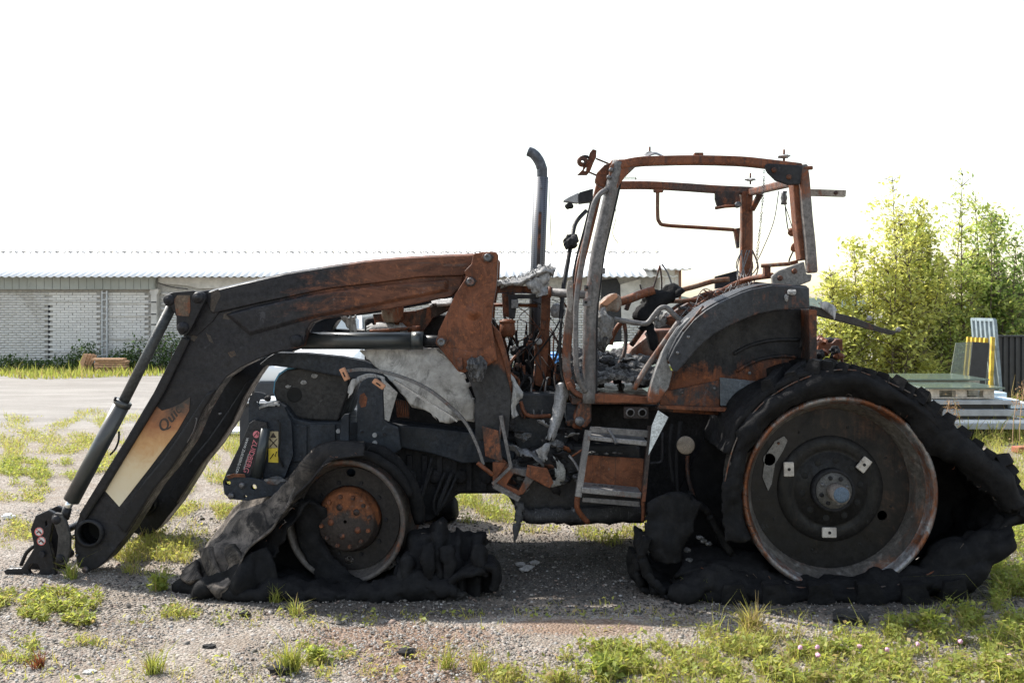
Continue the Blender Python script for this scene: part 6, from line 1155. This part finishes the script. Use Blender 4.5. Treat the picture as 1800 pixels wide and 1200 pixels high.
# inner rear side of the carcass closes the hollow
prism('inner_wall', [(1476+(x-1476)*.97, 868+(y-868)*.97) for x, y in PATH], 5.80, 5.83, RUB, tyre, d=5.31)
tp = [(1772, 915), (1735, 935), (1690, 955), (1640, 985), (1590, 1008), (1530, 1018), (1440, 1020), (1395, 1018), (1330, 1012), (1280, 1000), (1255, 996), (1220, 1008), (1180, 1020)]
bt = [(1765, 960), (1722, 1008), (1686, 1032), (1635, 1044), (1590, 1053), (1530, 1060), (1440, 1060), (1395, 1056), (1330, 1056), (1280, 1054), (1255, 1052), (1220, 1054), (1160, 1052)]
sheet('sidewall', [[W(*a, 5.27, 5.36), W(*a, 5.27, 5.26), W((a[0]+b[0])/2, (a[1]+b[1])/2-3, 5.25, 5.17), W((a[0]+b[0])/2, a[1]*.15+b[1]*.85, 5.25, 5.18), W(b[0], min(b[1], 1060), 5.25, 5.25)] for a, b in zip(tp, bt)], RUB, tyre, 9, 6, .018, .012, 6, 6, crease=.08)
for i, x in enumerate((1290, 1362, 1440, 1526, 1606, 1676)):
    lug_block('tread_lug', W(x, 1042-(10 if x > 1640 else 0), 5.16, 5.17), Vector((1, 0, .15)), (.10, .15, .11), RUB, tyre, .1, i)
LP = [RC+(P(x, y, 5.31)-RC)*.985 for x, y in PATH]
for i in range(3, 14):
    for f_ in (.05, .55):
        v = LP[i].lerp(LP[i+1], f_); tg_ = LP[i+1]-LP[i]
        if tg_.length < .05: continue
        lug_block('tread_lug', Vector((v.x, 5.37, v.z)), tg_, (.30, .085, .075), RUB, tyre, .55, i*2+int(f_*2)); lug_block('tread_lug', Vector((v.x+tg_.x*.25, 5.68, v.z+tg_.z*.25)), tg_, (.30, .085, .075), RUB, tyre, -.55, i*2+40)
sheet('torn_flap', [[(1141, 884, 5.35), (1165, 868, 5.34), (1200, 866, 5.35), (1230, 884, 5.38)], [(1134, 920, 5.32), (1162, 918, 5.31), (1195, 920, 5.31), (1216, 925, 5.34)], [(1139, 955, 5.30), (1165, 960, 5.26), (1188, 966, 5.28), (1198, 962, 5.34)], [(1150, 985, 5.3), (1172, 990, 5.27), (1190, 990, 5.28), (1200, 985, 5.34)]], RUB, tyre, 6, 6, .02, .012, 9, 12, rag=.010, crease=.05)
ribbon('torn_tread', [(1138, 948), (1132, 975), (1142, 1008), (1160, 1034), (1190, 1046), (1225, 1044)], 5.22, 5.5, RUB, tyre, .06, .016, 12, 61, crease=.04, twist=4)
ribbon('torn_tread', [(1124, 985), (1122, 1015), (1134, 1040), (1170, 1050)], 5.30, 5.6, RUB, tyre, .05, .014, 12, 62, crease=.04)
sheet('torn_flap', [[(1190, 968, 5.5), (1250, 962, 5.55), (1340, 975, 5.5)], [(1200, 990, 5.35), (1260, 985, 5.38), (1350, 1000, 5.35)], [(1185, 1015, 5.28), (1260, 1000, 5.28), (1345, 1016, 5.3)]], RUB, tyre, 4, 5, .03, .02, 8, 14)
ribbon('torn_tread', [(1222, 884), (1250, 905), (1272, 945), (1296, 985)], 5.42, 5.7, RUB, tyre, .05, .014, 12, 63, crease=.04)
for i, (x, y) in enumerate(((1236, 950), (1246, 955), (1208, 966), (1212, 984), (1230, 944))): rock('ash_flake', P(x, y, 5.36), (.02, .015, .012), bpy.data.materials['ashen_lump'], tyre, .6, seed=i+300)
# ---------------------------------------------------------------- front wheels
FC_ = P(606, 917, 5.45); FA = math.radians(-9); FR = Matrix.Rotation(FA, 3, 'Z')
FRIM = burnt('front_rim', (.07, .062, .057), .42, .34, (.25, .23, .205), scale=5, rough=.6)
def front_wheel(dy, near):
    c = FC_+Vector((0, dy, 0)); s = 1 if near else -1; R_ = FR
    def pf(l): return [(r, y*s) for r, y in l]
    rim = lathe('front_wheel', c, pf([(.325, 0), (.338, -.012), (.350, -.008), (.352, .006), (.345, .02), (.330, .03), (.322, .06), (.315, .09), (.30, .11), (.298, .2), (.318, .29), (.335, .33), (.352, .34), (.34, .345), (.31, .30), (.288, .2), (.290, .11), (.304, .09), (.312, .06), (.318, .03), (.325, 0)]), FRIM, T, 80, R_)
    bm = NB(); es = []; yd = .10*s
    for lp in [[(.293*math.cos(a), .293*math.sin(a)) for a in np.linspace(0, 2*math.pi, 60, endpoint=False)]]+[[(hx+.028*math.cos(a), hz+.024*math.sin(a)) for a in np.linspace(0, 2*math.pi, 14, endpoint=False)] for hx, hz in ((.005, .262), (-.006, -.238))]:
        v_ = [bm.verts.new(c+R_ @ Vector((a, yd, b))) for a, b in lp]; es += [bm.edges.new((v_[i], v_[(i+1) % len(v_)])) for i in range(len(v_))]
    bmesh.ops.triangle_fill(bm, use_beauty=True, edges=es); dk = obj('wheel_disc', bm, burnt('front_disc', (.018, .016, .016), .10, .08, (.06, .055, .05), rustc=(.09, .045, .03), scale=6), rim, solid=.012)
    hb = lathe('hub', c, pf([(.19, .09), (.182, .06), (.175, .05), (.168, .02), (.160, .012), (.06, .006), (.01, .006)]), burnt('hub_rust', (.030, .024, .022), .22, .05, rustc=(.18, .066, .028), scale=8, grad=(2, .30, .52, .30)), dk, 48, R_)
    for k in range(12): a = k*math.pi/6+.2; lathe('hub_bolt', c+R_ @ Vector((.142*math.cos(a), .002*s, .142*math.sin(a))), pf([(.002, -.004), (.011, -.004), (.013, .008)]), RUSTD, hb, 8, R_, smooth=False)
    for k in range(5): a = k*math.pi*.4+.7; lathe('hub_plug', c+R_ @ Vector((.085*math.cos(a), -.002*s, .085*math.sin(a))), pf([(.002, 0), (.016, 0), (.02, .01)]), RUSTD, hb, 10, R_)
    for k in range(10): a = k*math.pi/5; lathe('wheel_nut', c+R_ @ Vector((.212*math.cos(a), .085*s, .212*math.sin(a))), pf([(.002, 0), (.012, 0), (.014, .012)]), SOOT2, dk, 6, R_, smooth=False)
    return rim
fw = front_wheel(0, True)
ft = sheet('tyre', [[(640, 775, 5.78), (640, 777, 5.6), (641, 783, 5.42), (640, 802, 5.36)], [(582, 777, 5.78), (580, 779, 5.6), (582, 787, 5.42), (588, 807, 5.36)], [(545, 797, 5.75), (543, 802, 5.58), (549, 813, 5.42), (562, 828, 5.37)], [(513, 843, 5.84), (510, 851, 5.65), (521, 861, 5.47), (535, 868, 5.38)], [(462, 867, 5.92), (466, 879, 5.7), (490, 893, 5.50), (522, 887, 5.40)], [(411, 883, 5.94), (428, 905, 5.68), (456, 920, 5.46), (487, 932, 5.34)], [(386, 918, 5.92), (402, 940, 5.64), (430, 950, 5.42), (452, 965, 5.30)], [(362, 953, 5.86), (376, 968, 5.56), (402, 970, 5.36), (428, 1000, 5.27)], [(347, 979, 5.78), (361, 990, 5.48), (384, 1006, 5.30), (404, 1040, 5.22)], [(314, 1016, 5.66), (334, 1014, 5.42), (354, 1024, 5.26), (384, 1053, 5.20)]], RUBD, fw, 9, 14, .010, .003, 5, 2, crease=.016, fold=(1.7, .05, .5))
for i, g in enumerate((([(355, 968, 5.4), (368, 960, 5.34)], [(360, 990, 5.33), (376, 985, 5.29)], [(372, 1015, 5.29), (392, 1018, 5.27)], [(378, 1030, 5.29), (394, 1034, 5.27)]), ([(398, 962, 5.33), (410, 955, 5.30)], [(400, 980, 5.29), (424, 975, 5.27)], [(410, 1000, 5.28), (436, 1002, 5.27)]), ([(330, 1000, 5.42), (348, 985, 5.40)], [(318, 1016, 5.36), (350, 1005, 5.33)], [(330, 1024, 5.31), (360, 1018, 5.29)]))): sheet('tread_bar', g, RUBD, ft, 5, 5, .035, .008, 10, i+30)
sheet('sidewall', [[(314, 1018, 5.45), (350, 1014, 5.3), (400, 1000, 5.26), (440, 972, 5.28), (470, 960, 5.34)], [(311, 1034, 5.42), (350, 1036, 5.23), (400, 1034, 5.2), (445, 1015, 5.22), (480, 1005, 5.3)], [(313, 1050, 5.42), (350, 1056, 5.25), (400, 1060, 5.23), (460, 1060, 5.24), (500, 1056, 5.28)]], RUB, ft, 9, 8, .016, .008, 7, 21, crease=.03, fold=(3.2, .035, .3))
g_t = [(395, 1030), (450, 1022), (520, 1030), (580, 1034), (640, 1036), (690, 1022), (735, 1012), (770, 1020), (800, 1030)]
g_b = [(395, 1060), (450, 1062), (520, 1062), (580, 1061), (640, 1062), (690, 1062), (735, 1052), (770, 1050), (805, 1046)]
sheet('torn_tread', [[W(*a, 5.35, 5.62), W(a[0], a[1]-2, 5.35, 5.42), W(*a, 5.25, 5.27), W((a[0]+b[0])/2, (a[1]+b[1])/2, 5.22, 5.19), W(*b, 5.22, 5.23)] for a, b in zip(g_t, g_b)], RUB, ft, 9, 6, .022, .014, 7, 31, .0, True, .08)
ribbon('torn_tread', [(776, 1050), (790, 1026), (815, 1012), (845, 1002), (866, 1002), (872, 1024), (868, 1040)], 5.20, 5.46, RUB, ft, .055, .012, 12, 35, crease=.03)
sheet('torn_flap', [[(575, 878, 5.72), (490, 905, 5.70), (430, 950, 5.68)], [(585, 950, 5.72), (490, 975, 5.68), (420, 1000, 5.62)], [(585, 1055, 5.66), (490, 1058, 5.56), (400, 1055, 5.48)]], RUB, ft, 6, 6, .014, .01, 7, 85, crease=.05)
sheet('torn_flap', [[(700, 968, 5.66), (728, 950, 5.66), (768, 930, 5.66), (800, 952, 5.68), (836, 946, 5.70), (854, 958, 5.72)], [(694, 972, 5.46), (730, 946, 5.44), (768, 924, 5.44), (800, 950, 5.48), (836, 940, 5.50), (856, 956, 5.52)], [(692, 1000, 5.36), (732, 985, 5.32), (770, 980, 5.30), (805, 992, 5.34), (838, 985, 5.38), (858, 995, 5.42)], [(690, 1030, 5.30), (735, 1022, 5.27), (785, 1020, 5.28), (815, 1024, 5.3), (840, 1018, 5.34), (864, 1025, 5.38)], [(690, 1058, 5.26), (735, 1056, 5.24), (785, 1054, 5.26), (815, 1052, 5.28), (840, 1046, 5.32), (868, 1040, 5.36)]], RUB, ft, 9, 8, .02, .015, 7, 81, crease=.09, fold=(4.5, .045, .5))
for k, (x, y, h_) in enumerate(((752, 985, 60), (786, 990, 55), (845, 985, 48), (718, 1005, 44))): lump('torn_tread', [(x-3, y-h_*.5, 5.30), (x, y, 5.26), (x+3, y+h_*.55, 5.25)], [.03, .036, .034], RUB, ft, seed=90+k, amp=.03, fs=12)
sheet('torn_flap', [[(505, 850, 5.90), (520, 866, 5.6), (540, 880, 5.42)], [(440, 885, 5.92), (470, 915, 5.6), (500, 945, 5.38)], [(390, 930, 5.92), (420, 962, 5.55), (462, 985, 5.33)], [(345, 990, 5.8), (380, 1015, 5.45), (432, 1030, 5.27)], [(316, 1030, 5.68), (350, 1040, 5.36), (410, 1054, 5.22)]], RUB, ft, 8, 8, .012, .01, 8, 82, rag=.02, crease=.06, fold=(2.5, .03, .7))
sheet('torn_flap', [[(516, 884, 5.47), (545, 880, 5.46), (572, 892, 5.48)], [(520, 905, 5.50), (550, 905, 5.48), (578, 918, 5.50)], [(528, 945, 5.52), (552, 948, 5.50), (572, 955, 5.52)], [(545, 990, 5.50), (575, 992, 5.47), (605, 1002, 5.48)], [(560, 1030, 5.42), (600, 1030, 5.38), (650, 1032, 5.38)]], RUB, ft, 5, 5, .03, .02, 10, 44, rag=.012, crease=.04)
lump('torn_roll', [(640, 785, 5.62), (680, 800, 5.60), (712, 832, 5.6), (730, 870, 5.6), (738, 920, 5.6)], [.03, .04, .04, .04, .03], RUB, ft, seed=38, amp=.01); lump('tyre_bead', [(590, 800, 5.45), (620, 796, 5.45), (660, 806, 5.46), (700, 835, 5.47), (722, 870, 5.48)], [.02, .03, .03, .03, .02], RUB, ft, seed=39, amp=.008)
CORD = burnt('bead_wire', (.10, .085, .075), .45, .3, (.22, .20, .18), scale=14, metal=.3)
def frays(path, y, n, parent, L=.05):
    for k in range(n):
        a = r_.random()*(len(path)-1); i0 = int(a); v = W(*path[i0], 5.28, y).lerp(W(*path[min(i0+1, len(path)-1)], 5.28, y), a-i0); u = Vector((r_.uniform(-1, 1), r_.uniform(-.8, .1), r_.uniform(-.6, 1)))*L*r_.uniform(.4, 1.2)
        tube('frayed_cord', [v, v+u*.5+Vector((0, 0, r_.uniform(-.01, .01))), v+u], .0016, CORD if k % 2 else RUB, parent, n=2, seg=4)
frays(i_, 5.28, 26, tyre); frays(tp, 5.24, 22, tyre); frays([(640, 800), (588, 806), (562, 828), (535, 868), (522, 887), (487, 932), (452, 965), (428, 1000)], 5.36, 24, ft)
tube('bead_wire', [W(x, y, 5.28, 5.235) for x, y in o_[2:10]], .004, CORD, tyre, n=4, seg=6); tube('bead_wire', [W(x+3, y+8, 5.28, 5.22) for x, y in tp[2:9]], .004, CORD, tyre, n=4, seg=6)
# far wheels (mostly hidden): rim and slumped tyre
for c_, R0, nm in ((RC, .54, 'rear_wheel'), (FC_, .35, 'front_wheel')):
    w = lathe(nm, c_+Vector((0, 1.98-(0 if R0 > .5 else .12), 0)), [(R0-.03, 0), (R0, 0), (R0*.86, -.15), (R0*.86, -.3), (R0, -.45), (R0-.03, -.45), (R0*.82, -.2), (.02, -.2)], DISC, T, 48)
    w.data.materials[0] = RIMG if R0 > .5 else FRIM
    lathe('wheel_disc', c_+Vector((0, 1.80-(0 if R0 > .5 else .12), 0)), [(.01, 0), (R0*.84, 0)], DISC, w, 40)
    lump('tyre', [c_+Vector((math.cos(a)*R0*1.14, 1.74, math.sin(a)*R0*1.14+(0.02 if math.sin(a) < 0 else 0))) for a in np.linspace(-.4, math.pi+.4, 14)], [.10]*14, RUB, w, seed=50, amp=.04); lump('torn_roll', [Vector((c_.x-R0*1.6, 7.15, .07)), Vector((c_.x, 7.2, .06)), Vector((c_.x+R0*1.5, 7.1, .08))], [.09, .08, .1], RUB, w, seed=51, amp=.04)
